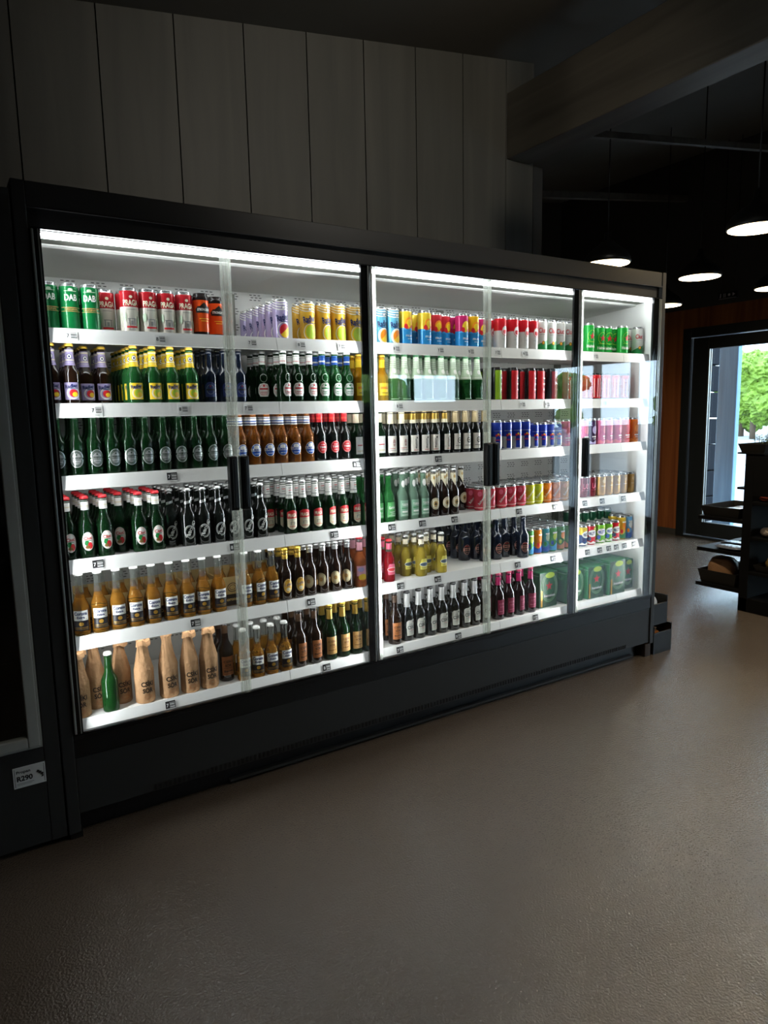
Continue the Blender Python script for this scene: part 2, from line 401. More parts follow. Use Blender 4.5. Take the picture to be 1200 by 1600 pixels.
# spotlights
M_spotface = mat('spot_face', '#fff4e0', emit=SPOT)
def spot(x, y, z, aim, where, watts):
    t = thing('ceiling_spotlight', f'small black ceiling spotlight shining, {where}', 'spotlight', (x, y, z))
    d = (Vector(aim) - Vector((x, y, z))).normalized(); q = d.to_track_quat('-Z', 'Y').to_matrix().to_4x4()
    mb = MB(); mb.lathe([(.04, 0), (.042, .01), (.042, .1), (.03, .12)], M_shade, 20); o = mb.build('housing', t); o.matrix_local = q
    mb = MB(); mb.lathe([(.036, -.002), (.036, 0)], M_spotface, 20); o = mb.build('lens', t); o.matrix_local = q
    mb = MB(); mb.tube([(0, 0, .05), (0, 0, ceil_z(x) - z)], .008, M_black, 8); mb.build('stem', t)
    L = bpy.data.lights.new('spot', 'SPOT'); L.energy = watts; L.color = (1, .93, .82); L.spot_size = math.radians(100); L.spot_blend = .8; L.shadow_soft_size = .036
    lo = bpy.data.objects.new('spot_beam', L); C.objects.link(lo); lo.parent = t; lo.matrix_local = q @ Matrix.Translation((0, 0, -.02))
    return t
spot(2.03, -.96, 2.83, (2.4, -1.2, 0), 'at the top edge above the beam', 26)
spot(1.75, -1.5, 3.02, (1.9, .9, 2.75), 'aimed at the plank wall above the fridge', WASH)
spot(.9, -1.3, 2.95, (.9, -1.35, 0), 'over the floor in front of the fridge', 20)
spot(1.30, -2.25, 2.8, (1.35, -2.3, 0), 'over the open floor', 22)
# hanging sign box by the ceiling in front of the end wall
t = thing('exit_sign', 'small dark hanging sign with pale symbols above the glazed door', 'sign', (6.62, 1.735, 2.55))
M_sign = mat('sign_black', '#161518', rough=.4); M_ssym = mat('sign_symbols', '#c9c7cc', rough=.5)
mb = MB(); mb.box(0, .03, -.10, .10, 0, .07, M_sign, .003); mb.build('panel', t)
mb = MB(); mb.tube([(.015, -.07, .07), (.015, -.07, ceil_z(6.6) - 2.55)], .004, M_black, 6); mb.tube([(.015, .07, .07), (.015, .07, ceil_z(6.6) - 2.55)], .004, M_black, 6); mb.build('hanger', t)
a = Art(None); a.ell(-72, 50, 6, 6, M_ssym); a.poly([(-80, 14), (-70, 14), (-66, 42), (-78, 42)], M_ssym); a.rect(-42, -36, 15, 55, M_ssym); a.rect(-26, -20, 15, 55, M_ssym); a.ell(20, 36, 13, 13, M_ssym); a.poly([(56, 20), (84, 37), (56, 54)], M_ssym); a.rect(-95, 95, 2, 5, M_ssym)
o = a.mb.build('symbols', t); o.rotation_euler.z = -PI / 2
# ------------------------------------------------------------------ the glass-door display fridge
W, H, D = 3.211, 2.2, .86
SHZ = {1: 1.757, 2: 1.51, 3: 1.266, 4: .975, 5: .70, 0: .40}
M_pan = mat('anthracite_steel', '#323231', rough=.42, spec=.35, noise_amt=.05, noise_scale=4)
M_pan2 = mat('black_steel', '#161616', rough=.38)
M_gloss = mat('black_glass_border', '#1c1d1f', rough=.12, spec=.3)
M_white = mat('white_lacquer', '#f4f4f0', rough=.35)
M_inner = mat('pale_grey_liner', '#e6e6e1', rough=.45)
M_rail = mat('white_price_rail', '#f2f1ec', rough=.3)
M_slot = mat('slot_shadow_dark', '#4e4e4c', rough=.8)
M_comb = mat('grey_air_grille', '#7f8076', rough=.6)
M_led = mat('white_led_strip', '#f6fbff', emit=LED)
M_led2 = mat('white_led_strip_dim', '#f6fbff', emit=LED * .55); M_sfill = mat('added_shelf_glow', '#f8fbff', emit=SHELFFILL); M_tled = mat('white_led_tube', '#f6fbff', emit=TOPLED)
M_chrome = mat('clear_edge_profile', '#b9bcb8', rough=.2, metal=.55)
DOORGLASS = pane_mat('door_glass', (.975, .985, .98), .05)
SEAL = seal_mat('milky_seal')
LX, RX = .040, 3.171

fr = thing('display_fridge', 'long black five-door display fridge, brightly lit and full of drinks', 'fridge')
mb = MB(); mb.box(0, .04, -.004, D, .02, H, M_pan, .003); mb.build('side_panel', fr)
mb = MB(); mb.box(3.179, W, -.004, D, .078, H, M_pan, .003); mb.build('side_panel', fr)
mb = MB(); mb.box(LX, RX + .008, 0, D, 2.125, H, M_pan, .003); mb.box(LX, RX + .008, .018, D, 2.058, 2.125, M_pan2, .002)
mb.box(LX, RX + .008, -.003, .002, 2.121, 2.127, M_pan2); mb.build('top_fascia', fr)
# insulated tub: back, sides, top, with slotted back wall
mb = MB(); mb.box(LX, RX + .008, .555, D, .33, 2.058, M_inner)
for zc in [z + dz for z in (.40, .70, .975, 1.266, 1.51, 1.757) for dz in (.09, .16, .225)]:
    x = LX + .05
    while x < RX - .05:
        for k in range(3):
            for j in range(3):
                xx = x + j * .020 + (k % 2) * .006; zz = zc + k * .011
                mb.face([len(mb.v) + i for i in range(4)], M_slot); mb.v += [(xx, .5544, zz), (xx + .012, .5544, zz), (xx + .012, .5544, zz + .0035), (xx, .5544, zz + .0035)]
        x += .112
mb.build('back_wall', fr)
mb = MB(); mb.box(LX, LX + .006, .05, .555, .36, 2.058, M_inner); mb.build('side_liner', fr)
mb = MB(); mb.box(RX - .002, RX + .008, .05, .555, .36, 2.058, M_inner); mb.build('side_liner', fr)
mb = MB(); mb.prism([(.075, 2.052), (.155, 2.050), (.155, 2.058), (.075, 2.058)], LX + .006, RX - .002, M_comb)
mb.prism([(.155, 2.046), (.165, 2.040), (.555, 2.015), (.555, 2.058), (.155, 2.058)], LX + .006, RX - .002, M_inner); mb.build('inner_ceiling', fr)
mb = MB(); mb.box(LX + .02, RX - .02, .036, .052, 2.043, 2.0555, M_tled); mb.build('light_strip', fr)
# sill, lower panel with air slots, recessed plinth
mb = MB(); mb.box(LX, RX + .008, .0, .046, .295, .372, M_pan2, .003); mb.box(LX, RX + .008, -.004, .02, .362, .383, M_pan2, .003); mb.build('sill', fr)
mb = MB(); mb.box(LX, RX + .008, .004, .06, .085, .293, M_pan, .003)
x = .30
while x < 2.98:
    mb.box(x, x + .008, .0005, .0055, .092, .112, M_black); x += .018
mb.build('lower_panel', fr)
mb = MB(); mb.box(LX, RX - .05, .055, .6, 0, .085, M_pan2); mb.box(.6, RX - .1, .03, .056, .012, .022, M_pan); mb.build('plinth', fr)
M_foot = mat('brown_foot_block', '#3a3029', rough=.7)
mb = MB(); mb.box(3.15, 3.20, .004, .08, 0, .078, M_foot, .003); mb.build('foot', fr)['label'] = 'brown block foot'
mb = MB(); mb.box(.005, .045, .0, .5, 0, .03, M_pan2); mb.build('foot', fr)
# posts behind the doors with their led strips
def post(x0, x1, strips):
    mb = MB(); mb.box(x0, x1, .004, .030, .38, 2.058, M_gloss, .002); p = mb.build('post', fr)
    for xs, dx in strips:
        l = MB(); z0, z1 = .41, 2.03
        l.v += [(xs, .010, z0), (xs + dx * .009, .023, z0), (xs + dx * .009, .023, z1), (xs, .010, z1), (xs, .023, z0), (xs, .023, z1)]
        f = (0, 1, 2, 3); l.face(f if dx < 0 else f[::-1], M_led2 if dx > 0 and xs > 1 or xs > 3 else M_led); l.face((1, 4, 5, 2), M_gloss); l.face((0, 4, 1), M_gloss); l.face((3, 2, 5), M_gloss); l.build('light_strip', p)
post(LX, .058, [(.0585, 1)]); post(1.288, 1.300, [(1.2875, -1), (1.3005, 1)]); post(2.528, 2.540, [(2.5275, -1), (2.5405, 1)]); post(3.162, RX + .008, [(3.1615, -1)])
# five glass doors
M_hand = mat('black_handle', '#0f1011', rough=.35)
def door_part(x0, x1, hx, dark):
    d = bpy.data.objects.new('door', None); C.objects.link(d); d.parent = fr; d.empty_display_size = .1
    mb = MB(); mb.box(x0 + .010, x1 - .010, -.012, -.004, .386, 2.056, DOORGLASS); mb.build('pane', d)
    for s, e in ((x0, 1), (x1, -1)):
        mb = MB()
        if (s, e) in dark:
            wd = dark[(s, e)]
            a, b = sorted((s + e * .010, s + e * wd)); mb.box(a, b, -.0035, .008, .386, 2.056, M_gloss)
            a, b = sorted((s + e * .001, s + e * .009)); mb.box(a, b, -.013, .004, .384, 2.056, M_chrome, .002)
            a, b = sorted((s + e * .020, s + e * .024)); mb.box(a, b, -.0150, -.0125, .386, 2.056, M_chrome)
        else:
            a, b = sorted((s + e * .001, s + e * .009)); mb.box(a, b, -.013, .002, .384, 2.056, SEAL)
            a, b = sorted((s + e * .012, s + e * .018)); mb.box(a, b, -.0035, .010, .386, 2.056, SEAL)
        mb.build('edge_profile', d)
    mb = MB(); mb.box(x0, x1, -.014, -.002, .380, .386, M_gloss); mb.build('edge_profile', d)
    mb = MB(); mb.box(x0, x1, -.014, -.002, 2.056, 2.061, M_gloss); mb.build('edge_profile', d)
    a, b = sorted((x0 + hx if hx > 0 else x1 + hx, (x0 + hx if hx > 0 else x1 + hx) + (.034 if hx > 0 else -.034)))
    mb = MB(); mb.box(a, b, -.046, -.013, 1.115, 1.318, M_hand, .006); mb.box(a + .011, b - .011, -.050, -.044, 1.125, 1.308, M_pan2, .002); mb.build('handle', d)
    return d
E_ = 1e-9
door_part(.044, .674, -.004, {(.044, 1): .030}); door_part(.676, 1.292, .004, {(1.292, -1): .050})
door_part(1.294, 1.918, -.004, {}); door_part(1.920, 2.532, .004, {(2.532, -1): .048}); door_part(2.534, 3.168, .008, {(3.168, -1): .058})
# shelves in bays with price rails and brackets; base deck
BAYS = [(.048, .889), (.891, 2.054), (2.056, 2.945), (2.947, 3.167)]
for s, z in SHZ.items():
    for bi, (a, b) in enumerate(BAYS):
        mb = MB()
        if s: mb.box(a, b, .066, .535, z - .022, z, M_white, .003)
        else: mb.box(a, b, .066, .55, z - .05, z, M_white, .003)
        sh = mb.build('shelf', fr)
        mb = MB()
        if s: mb.prism([(.052, z - .040), (.058, z - .041), (.066, z - .02), (.069, z + .006), (.062, z + .008)], a, b, M_rail)
        else: mb.prism([(.050, z - .045), (.056, z - .046), (.066, z - .03), (.069, z + .004), (.062, z + .006)], a, b, M_rail)
        mb.prism([(.0505 + .005, z - .024), (.0525 + .0035, z - .024), (.059, z - .0215), (.0575, z - .0215)], a, b, M_white); mb.build('price_rail', sh)
        if s:
            l = MB(); q = len(l.v); l.v += [(a + .01, .0705, z - .034), (b - .01, .0705, z - .034), (b - .01, .080, z - .0225), (a + .01, .080, z - .0225)]; l.face((0, 1, 2, 3), M_sfill); l.build('light_strip', sh)  # added glowing strip, unseen behind the rail, brightens the drinks below
            for q in (a + .004, b - .004):
                mb = MB(); mb.prism([(.536, z - .002), (.552, z - .002), (.552, z - .10), (.536, z - .085)], q - .0015, q + .0015, M_inner); mb.build('bracket', sh)
for x in (.889, 2.055, 2.946):
    mb = MB(); mb.box(x - .018, x + .018, .530, .556, .40, 2.0, M_comb, .002); mb.build('upright', fr)

# price tags clipped in the rails
M_tagb = mat('tag_black', '#1c1c1c', rough=.5); M_tagw = mat('tag_white', '#e6e6e2', rough=.5); M_tagg = mat('tag_grey', '#9a9a96', rough=.5)
TAGS = {1: [.149, .441, .787, .994, 1.178, 1.448, 1.688, 1.866, 2.03, 2.21, 2.72],
        2: [.209, .507, .760, 1.46, 2.195, 2.365, 2.80],
        3: [.452, 1.237, 1.672], 4: [.175, .676, 1.118, 1.409, 1.577, 1.764, 2.178, 2.436, 2.66, 2.80, 2.978],
        5: [.506, .998, 1.451, 1.662, 2.172, 2.427, 2.69, 2.79, 2.865, 2.93, 3.00, 3.085], 0: [.391, 1.06, 1.441, 1.783, 2.30]}
ORD = ['first', 'second', 'third', 'fourth', 'fifth', 'sixth', 'seventh', 'eighth', 'ninth', 'tenth', 'eleventh', 'twelfth', 'thirteenth', 'fourteenth', 'fifteenth']
SHELF = {1: 'top shelf', 2: 'second shelf down', 3: 'third shelf down', 4: 'fourth shelf down', 5: 'fifth shelf down', 0: 'bottom deck'}
def tag_mesh(light, v):
    a = Art(None); bgm, fgm = (M_tagw, M_tagb) if light else (M_tagb, M_tagw)
    a.mb.box(-.0185, .0185, 0, .0012, -.015, .015, bgm); a.mb.box(-.0185, .0185, -.0001, .0013, -.0151, -.0125, M_tagw)
    a.txt('8' if v else '7', -11, 0, 8, 13, fgm)
    for k in range(4): a.rect(-4 + (k % 2), 16, 7 - k * 5.2, 10 - k * 5.2, fgm if k % 2 else M_tagg)
    return a.mb.mesh('price_tag')
TM = {(l, v): tag_mesh(l, v) for l in (0, 1) for v in (0, 1)}
for s, xs in TAGS.items():
    for i, x in enumerate(xs):
        o = bpy.data.objects.new('price_tag', TM[(1 if s in (1, 2) else 0, i % 2)]); C.objects.link(o)
        z = SHZ[s] - .0165; o.location = (x, .0545 if s else .0535, z); o.rotation_euler = (-.19 if s else -.2, 0, 0)
        tag(o, f'{"white" if s in (1, 2) else "black"} price tag clipped to the rail, {ORD[i]} from left, {SHELF[s]}', 'price tag', f'price tags on the {SHELF[s]}')

# ------------------------------------------------------------------ the neighbouring unlit fridge on the left
nf = thing('display_fridge', 'dark unlit fridge with grey aluminium door frame at the left edge', 'fridge')
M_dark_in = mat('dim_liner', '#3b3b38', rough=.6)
x0, x1 = -1.3, -.004
mb = MB(); mb.box(x1 - .05, x1, 0, .84, .02, 2.171, M_pan, .003); mb.build('side_panel', nf)
mb = MB(); mb.box(x0, x0 + .05, 0, .84, .02, 2.171, M_pan, .003); mb.build('side_panel', nf)
mb = MB(); mb.box(x0 + .05, x1 - .05, 0, .84, 1.885, 2.171, M_pan, .003); mb.build('top_fascia', nf)
mb = MB(); mb.box(x0 + .05, x1 - .05, .002, .84, .02, .365, M_pan, .003); mb.build('lower_panel', nf)
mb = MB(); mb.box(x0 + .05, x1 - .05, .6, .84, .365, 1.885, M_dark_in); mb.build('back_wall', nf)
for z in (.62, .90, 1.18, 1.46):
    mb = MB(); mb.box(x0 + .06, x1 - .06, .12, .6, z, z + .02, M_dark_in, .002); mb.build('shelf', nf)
d = bpy.data.objects.new('door', None); C.objects.link(d); d.parent = nf
M_aluf = mat('satin_grey_frame', '#a3a39b', rough=.4)
fx0, fx1, fz0, fz1 = x0 + .06, -.064, .385, 1.875
mb = MB(); fw = .036
mb.box(fx1 - fw, fx1, -.03, .0, fz0, fz1, M_aluf, .004); mb.box(fx0, fx0 + fw, -.03, 0, fz0, fz1, M_aluf, .004)
mb.box(fx0 + fw, fx1 - fw, -.03, 0, fz0, fz0 + fw, M_aluf, .004); mb.box(fx0 + fw, fx1 - fw, -.03, 0, fz1 - fw, fz1, M_aluf, .004)
mb.box(fx1 + .002, fx1 + .008, -.012, 0, fz0 - .01, fz1, M_aluf); mb.box(fx0, fx1 + .008, -.012, 0, fz0 - .012, fz0 - .006, M_aluf); mb.build('frame', d)
mb = MB(); mb.box(fx0 + fw, fx1 - fw, -.018, -.012, fz0 + fw, fz1 - fw, DOORGLASS); mb.build('pane', d)
# refrigerant sticker
st = bpy.data.objects.new('sticker', None); C.objects.link(st); st.parent = nf; st.location = (-.103, -.0005, .278)
a = Art(None); M_stw = mat('sticker_white', '#dcdcd8', rough=.5)
a.mb.box(-.049, .049, -.0006, .002, -.036, .036, M_stw)
a.rect(-45, 45, 30.5, 32, M_tagb); a.rect(-45, 45, -32, -30.5, M_tagb); a.rect(-45, -43.5, -32, 32, M_tagb); a.rect(43.5, 45, -32, 32, M_tagb)
a.txt('Propan', -18, 18, 42, 13, M_tagb, 0, .03); a.txt('R290', -15, -4, 48, 19, M_tagb, 0, .04); a.rect(-39, 12, -22, -20, M_tagg); a.rect(-39, 6, -26, -24.5, M_tagg)
for q, (cu, cv) in enumerate(((20, 6), (26, 1), (32, -5))): a.poly([(cu, cv), (cu + 4, cv + 8), (cu + 11, cv + 5), (cu + 7, cv - 3)], M_tagb)
a.poly([(33, -14), (42, -4), (41, -14)], M_tagb)
a.mb.build('print', st)
# ------------------------------------------------------------------ drinks: prototypes, then copies
def I(name, col, rough=.38): return mat('ink_' + name, col, rough=rough)
WHT, CRM, BLK, RED, NAVY = I('white', '#f2f1ea'), I('cream', '#e9dfc0'), I('black', '#15130f'), I('red', '#c8222a'), I('navy', '#1d2a5c')
GRN, LIME, YEL, ORG, GLD = I('green', '#1c7a3c'), I('lime', '#b6cf3a'), I('yellow', '#f3cc2c'), I('orange', '#ee8a1e'), mat('ink_gold', '#c99a3f', rough=.3, metal=.5)
LIL, BLU, SKYB, PNK, MAG = I('lilac', '#a79ac4'), I('blue', '#1f4fa6'), I('sky', '#4aa6dc'), I('pink', '#d8607a'), I('magenta', '#a81e58')
TAN, GRY, PEA, BRN, KRF = I('tan', '#c79a5c'), I('grey', '#8d8f8c'), I('peach', '#e7a06a'), I('brown', '#6b3d1e'), I('kraft', '#b28a60', .8)
PGRN, TEAL, DRED, RUST = I('pale_green', '#b9cdb0'), I('teal', '#3d8f9c'), I('dark_red', '#7a1820'), I('rust', '#b5672e')
SIL = mat('silver_foil', '#c9cac8', rough=.28, metal=.7); ALU = mat('can_aluminium', '#c4c6c6', rough=.25, metal=.9)
GOLDF = mat('gold_foil', '#c7a24a', rough=.3, metal=.7)
def paint(name, col): return mat('can_' + name, col, rough=.22, metal=.15)
G_green = mat('dark_green_glass', '#183f20', rough=.05, trans=.7, ior=1.3); G_mid = mat('green_glass', '#2c6e38', rough=.05, trans=.55, ior=1.3)
G_brown = mat('brown_glass', '#20130c', rough=.06, coat=.3); G_navy = mat('navy_glass', '#111a2a', rough=.06, coat=.3); G_dk = mat('blackish_glass', '#101411', rough=.06, coat=.3)
G_amber = mat('amber_glass', '#9c5c22', rough=.06, trans=.6, ior=1.25); G_clear = mat('clear_glass', '#e6ebe4', rough=.04, trans=.93, ior=1.18)
L_beer = mat('golden_beer', '#dd9a3c', rough=.05, trans=.76, ior=1.2); L_peach = mat('peach_drink', '#e8824a', rough=.05, trans=.6, ior=1.2)
L_red = mat('red_drink', '#b81c28', rough=.05, trans=.6, ior=1.2); L_yel = mat('yellow_drink', '#f0d650', rough=.05, trans=.7, ior=1.2)
L_gold = mat('dark_gold_drink', '#dd9a12', rough=.05, trans=.5, ior=1.2); G_pale = mat('pale_green_glass', '#8fb59a', rough=.05, trans=.6, ior=1.2)

def bprof(h, r, sh=.50, nk=.70, rn=.0125, lip=.0136):
    p = [(r * .80, .0012), (r * .93, .0), (r * .985, .003), (r, .008), (r, sh * h * .5), (r, sh * h)]
    for i in range(1, 8):
        t = i / 8; c = .5 + .5 * math.cos(PI * t); p.append((rn * 1.18 + (r - rn * 1.18) * c, sh * h + (nk - sh) * h * t))
    p += [(rn * 1.18, nk * h), (rn * 1.05, nk * h + (h - .03 - nk * h) * .5), (rn, h - .026), (lip, h - .024), (lip, h - .018), (rn * .98, h - .016), (rn * .98, h - .003)]
    return p
def rfun(prof):
    def f(v):
        v /= 1
        for (r0, z0), (r1, z1) in zip(prof, prof[1:]):
            if z0 <= v <= z1 and z1 > z0: return r0 + (r1 - r0) * (v - z0) / (z1 - z0)
        return prof[-1][0]
    return lambda v: f(v)
def collar(a, v0, v1, m, n=22, nv=5):
    """band right round the neck, foil or paper"""
    off = a.off(); b = len(a.mb.v)
    for j in range(nv + 1):
        v = (v0 + (v1 - v0) * j / nv) / 1000; r = a.R(v) + off
        for k in range(n): q = 2 * PI * k / n; a.mb.v.append((r * math.cos(q), r * math.sin(q), v))
    for j in range(nv):
        for k in range(n):
            i = (k + 1) % n; a.mb.face([b + j * n + k, b + j * n + i, b + (j + 1) * n + i, b + (j + 1) * n + k], m, True)
    return a
def cap_mesh(h, m):
    c = MB(); c.lathe([(.0150, h - .0105), (.0153, h - .009), (.0148, h - .005), (.0125, h - .001), (.011, h)], m, 21, smooth=False); return c.mesh('cap')
K = {}
def bottle(key, name, desc, h=.222, r=.029, glass=None, cap=None, label=None, neck=None, sh=.50, nk=.70, bands=None, cat='beer bottle', rn=.0125):
    def make():
        p = bprof(h, r, sh, nk, rn); R = rfun(p)
        m = MB(); m.lathe(p, glass, 22, bands); parts = [('cap', cap_mesh(h, cap), [])]
        if label:
            a = Art(R); label(a); parts.append(('label', a.mb.mesh('label'), []))
        if neck:
            a = Art(R); neck(a); parts.append(('neck_label', a.mb.mesh('neck_label'), []))
        return m.mesh(name), parts
    K[key] = dict(name=name, desc=desc, cat=cat, make=make, r=r)
def can(key, name, desc, h=.160, r=.0312, bands=None, art=None, lid=ALU, cat='drink can'):
    def make():
        p = [(r * .70, .003), (r * .76, 0), (r * .82, .001), (r * .97, .009), (r, .014)]
        zs = sorted(z for z, _ in bands[:-1] if .016 < z < h - .018)
        p += [(r, z) for z in zs] + [(r, h - .016), (r * .97, h - .011), (r * .84, h - .003), (r * .86, h - .0015), (r * .85, h), (r * .81, h - .001), (r * .79, h - .004)]
        m = MB(); m.lathe(p, bands[0][1], 26, [(.003, ALU)] + bands[:-1] + [(h - .012, bands[-1][1]), (9, lid)])
        l = MB(); l.lathe([(r * .795, h - .0055), (r * .795, h - .004)], lid, 20)
        t = MB(); t.box(-.006, .006, -.004, .012, h - .0041, h - .0030, ALU, .0004)
        parts = [('lid', l.mesh('lid'), [('tab', t.mesh('tab'))])]
        if art:
            a = Art(r); art(a); parts.append(('printed_label', a.mb.mesh('printed_label'), []))
        return m.mesh(name), parts
    K[key] = dict(name=name, desc=desc, cat=cat, make=make, r=r)

# --- top shelf cans
def a_dab(a):
    a.txt('DAB', 0, 112, 40, 21, WHT, 0, .03); a.rect(-20, 20, 132, 134, PGRN); a.ell(0, 137, 8, 5, PGRN); a.rect(-34, 34, 78, 80, TAN); a.rect(-34, 34, 66, 67.5, TAN); a.txt('ORIGINAL', 0, 73, 44, 6, TAN)
can('dab', 'tall_beer_can', 'tall green beer can with white lettering and silver top', bands=[(.148, paint('beer_green', '#11703a')), (9, ALU)], art=a_dab, cat='beer can')
def a_praga(a):
    a.txt('PRAGA', 0, 108, 54, 20, CRM, 0, .03); a.ell(0, 128, 6, 5, CRM); a.rect(-14, 14, 52, 55, GRY); a.rect(-12, -8, 32, 52, GRY); a.rect(8, 12, 32, 52, GRY); a.rect(-4, 4, 32, 46, GRY); a.rect(-16, 16, 84, 86, GRY)
    a.rect(-18, 18, 22, 28, RED); a.rect(-12, 12, 14, 16, GRY); a.ell(-24, 60, 7, 16, PGRN); a.ell(24, 44, 6, 14, PGRN)
can('praga', 'tall_beer_can', 'tall beer can, red above and cream below', bands=[(.094, paint('cream', '#e4dfd0')), (.150, paint('brick_red', '#b5232b')), (9, paint('brick_red', '#b5232b'))], art=a_praga, cat='beer can')
def a_strong(a):
    a.poly([(-30, 88), (30, 88), (34, 100), (24, 112), (-24, 112), (-34, 100)], BLK); a.txt('STRONGBOW', 0, 100, 52, 9, WHT); a.poly([(-16, 112), (0, 126), (16, 112)], BLK); a.rect(-20, 20, 66, 68, YEL); a.rect(-14, 14, 58, 60, YEL)
can('strong', 'cider_can', 'orange can with black rims and black banner', r=.0294, bands=[(.020, paint('black', '#1c1413')), (.134, paint('burnt_orange', '#e2521d')), (9, paint('black', '#1c1413'))], art=a_strong, lid=paint('black', '#1c1413'), cat='cider can')
def radler(base, stripe, f1, f2):
    def art(a):
        for i in range(4): a.strip(-48, 48, lambda u, i=i: 118 + i * 10 - u * .16 + 3 * math.sin(u * .09), lambda u, i=i: 122.5 + i * 10 - u * .16 + 3 * math.sin(u * .09), stripe)
        a.ell(3, 38, 29, 34, stripe); a.ell(4, 38, 26, 31, base); a.ell(6, 38, 22, 27, f1)
        a.strip(-14, 26, lambda u: 38 - 26 * math.sqrt(max(0, 1 - ((u - 6) / 22) ** 2)), lambda u: 38 + min(u * .9 - 4, 25 * math.sqrt(max(0, 1 - ((u - 6) / 22) ** 2))) if u * .9 - 4 > -26 * math.sqrt(max(0, 1 - ((u - 6) / 22) ** 2)) else 38 - 26 * math.sqrt(max(0, 1 - ((u - 6) / 22) ** 2)), f2)
        a.txt('Radler', 0, 90, 52, 26, NAVY, .18, .03); a.ell(2, 128, 7, 7, WHT); a.ring(2, 128, 7, 7, 1.5, NAVY); a.rect(-10, 26, 72, 75, NAVY)
    return art
pl = paint('lilac', '#b5a8cf'); py_ = paint('radler_yellow', '#f2bd3e'); pb = paint('radler_blue', '#6fc0de')
can('rad_purple', 'radler_can', 'lilac striped tall can with grapefruit picture', bands=[(9, pl)], art=radler(LIL, WHT, RED, YEL), cat='radler can')
can('rad_yellow', 'radler_can', 'yellow striped tall can with lime picture', bands=[(9, py_)], art=radler(YEL, CRM, LIME, LIME), cat='radler can')
can('rad_blue', 'radler_can', 'pale blue striped tall can with orange picture', bands=[(9, pb)], art=radler(CRM, WHT, ORG, YEL), cat='radler can')
def fruit(sl):
    def art(a):
        a.ell(4, 98, 22, 26, sl); a.ell(4, 98, 15, 18, YEL); a.ell(-14, 84, 9, 12, RED); a.ell(18, 80, 10, 11, RED); a.txt('FRUIT', 2, 44, 34, 9, WHT); a.rect(-8, 18, 30, 32, WHT); a.strip(-40, 40, lambda u: 70, lambda u: 74 + 4 * math.sin(u * .2), SKYB)
    return art
pbl = paint('drink_blue', '#2f8fd0')
for k, nm, colr, sl in (('fruit_yellow', 'yellow and blue tall can with orange fruit picture', '#ecc93a', ORG), ('fruit_red', 'red and blue tall can with orange fruit picture', '#c8323c', ORG), ('fruit_pink', 'magenta and blue tall can with yellow slice', '#c02a68', YEL), ('fruit_gold', 'gold and blue tall can with orange slice', '#eeb21f', ORG)):
    can(k, 'fruit_beer_can', nm, bands=[(.078, pbl), (9, paint('fruit_' + k, colr))], art=fruit(sl), cat='fruit beer can')
def a_rw(a):
    a.ell(10, 92, 20, 24, WHT); a.ring(10, 92, 20, 24, 3, RED); a.ell(10, 88, 13, 13, RED); a.poly([(-4, 96), (24, 96), (10, 112)], WHT); a.rect(-8, 28, 50, 52, GRY)
can('redwhite', 'tall_beer_can', 'red and silver-white tall can with round emblem', bands=[(.092, paint('pearl', '#d8d6d0')), (9, paint('signal_red', '#d0202c'))], art=a_rw, cat='beer can')
def a_ciuc(a):
    a.txt('Ciuc', 0, 106, 40, 26, RED, 0, .025); a.strip(-54, 54, lambda u: 10, lambda u: 46 + u * .42, GRN); a.ell(4, 44, 8, 9, RED); a.ell(4, 44, 5, 6, YEL); a.rect(-14, 14, 84, 86, GRY)
can('ciuc', 'tall_beer_can', 'white and green tall can with red lettering', bands=[(9, paint('white', '#e6e6df'))], art=a_ciuc, cat='beer can')
def a_hein(a):
    a.star(6, 92, 21, RED); a.ring(6, 92, 27, 32, 1.6, LIME); a.txt('Heineken', 6, 40, 62, 17, WHT, 0, .03); a.rect(-20, 30, 62, 63.5, LIME)
can('hein_can', 'tall_beer_can', 'green tall beer can with red star', bands=[(9, paint('star_green', '#1f9b3a'))], art=a_hein, cat='beer can')

# --- second shelf
def l_rad(base, stripe, f1, f2):
    def lab(a):
        a.rect(-25, 25, 20, 78, base); a.ell(4, 42, 21, 20, stripe); a.ell(5, 42, 17, 16, base); a.ell(6, 42, 14, 13, f1); a.ell(10, 38, 9, 8, f2); a.txt('Radler', 0, 66, 40, 13, NAVY, .14, .03); a.rect(-6, 18, 57, 59, NAVY)
    return lab
def n_rad(c1, c2):
    def nk(a): collar(a, 136, 190, c1); collar(a, 140, 146, c2); collar(a, 152, 156, c2); a.ell(0, 166, 8, 9, WHT); a.ring(0, 166, 8, 9, 1.6, NAVY); a.ell(0, 166, 3, 4, NAVY); collar(a, 182, 187, c2)
    return nk
M_capg = mat('gold_cap', '#c9a53c', rough=.3, metal=.6); M_capr = mat('red_cap', '#b81f28', rough=.35); M_capw = mat('white_cap', '#e3e3de', rough=.35); M_caps = mat('silver_cap', '#b7b8b5', rough=.3, metal=.7)
M_capk = mat('black_cap', '#191817', rough=.35); M_capn = mat('green_cap', '#1d5a30', rough=.35); M_capp = mat('pink_cap', '#a62f50', rough=.35)
bottle('radp_btl', 'radler_bottle', 'dark bottle with lilac neck label and grapefruit label', .210, glass=G_brown, cap=M_capg, label=l_rad(LIL, WHT, RED, YEL), neck=n_rad(LIL, CRM), cat='radler bottle')
bottle('rady_btl', 'radler_bottle', 'green bottle with yellow neck label and lemon label', .210, glass=G_mid, cap=M_capg, label=l_rad(YEL, CRM, LIME, YEL), neck=n_rad(YEL, CRM), cat='radler bottle')
def l_navy(a): a.arch(-20, 20, 28, 66, 84, NAVY); a.ring(0, 56, 15, 18, 1.4, GRY); a.rect(-15, 15, 52, 58, BLK); a.star(0, 68, 4, RED)
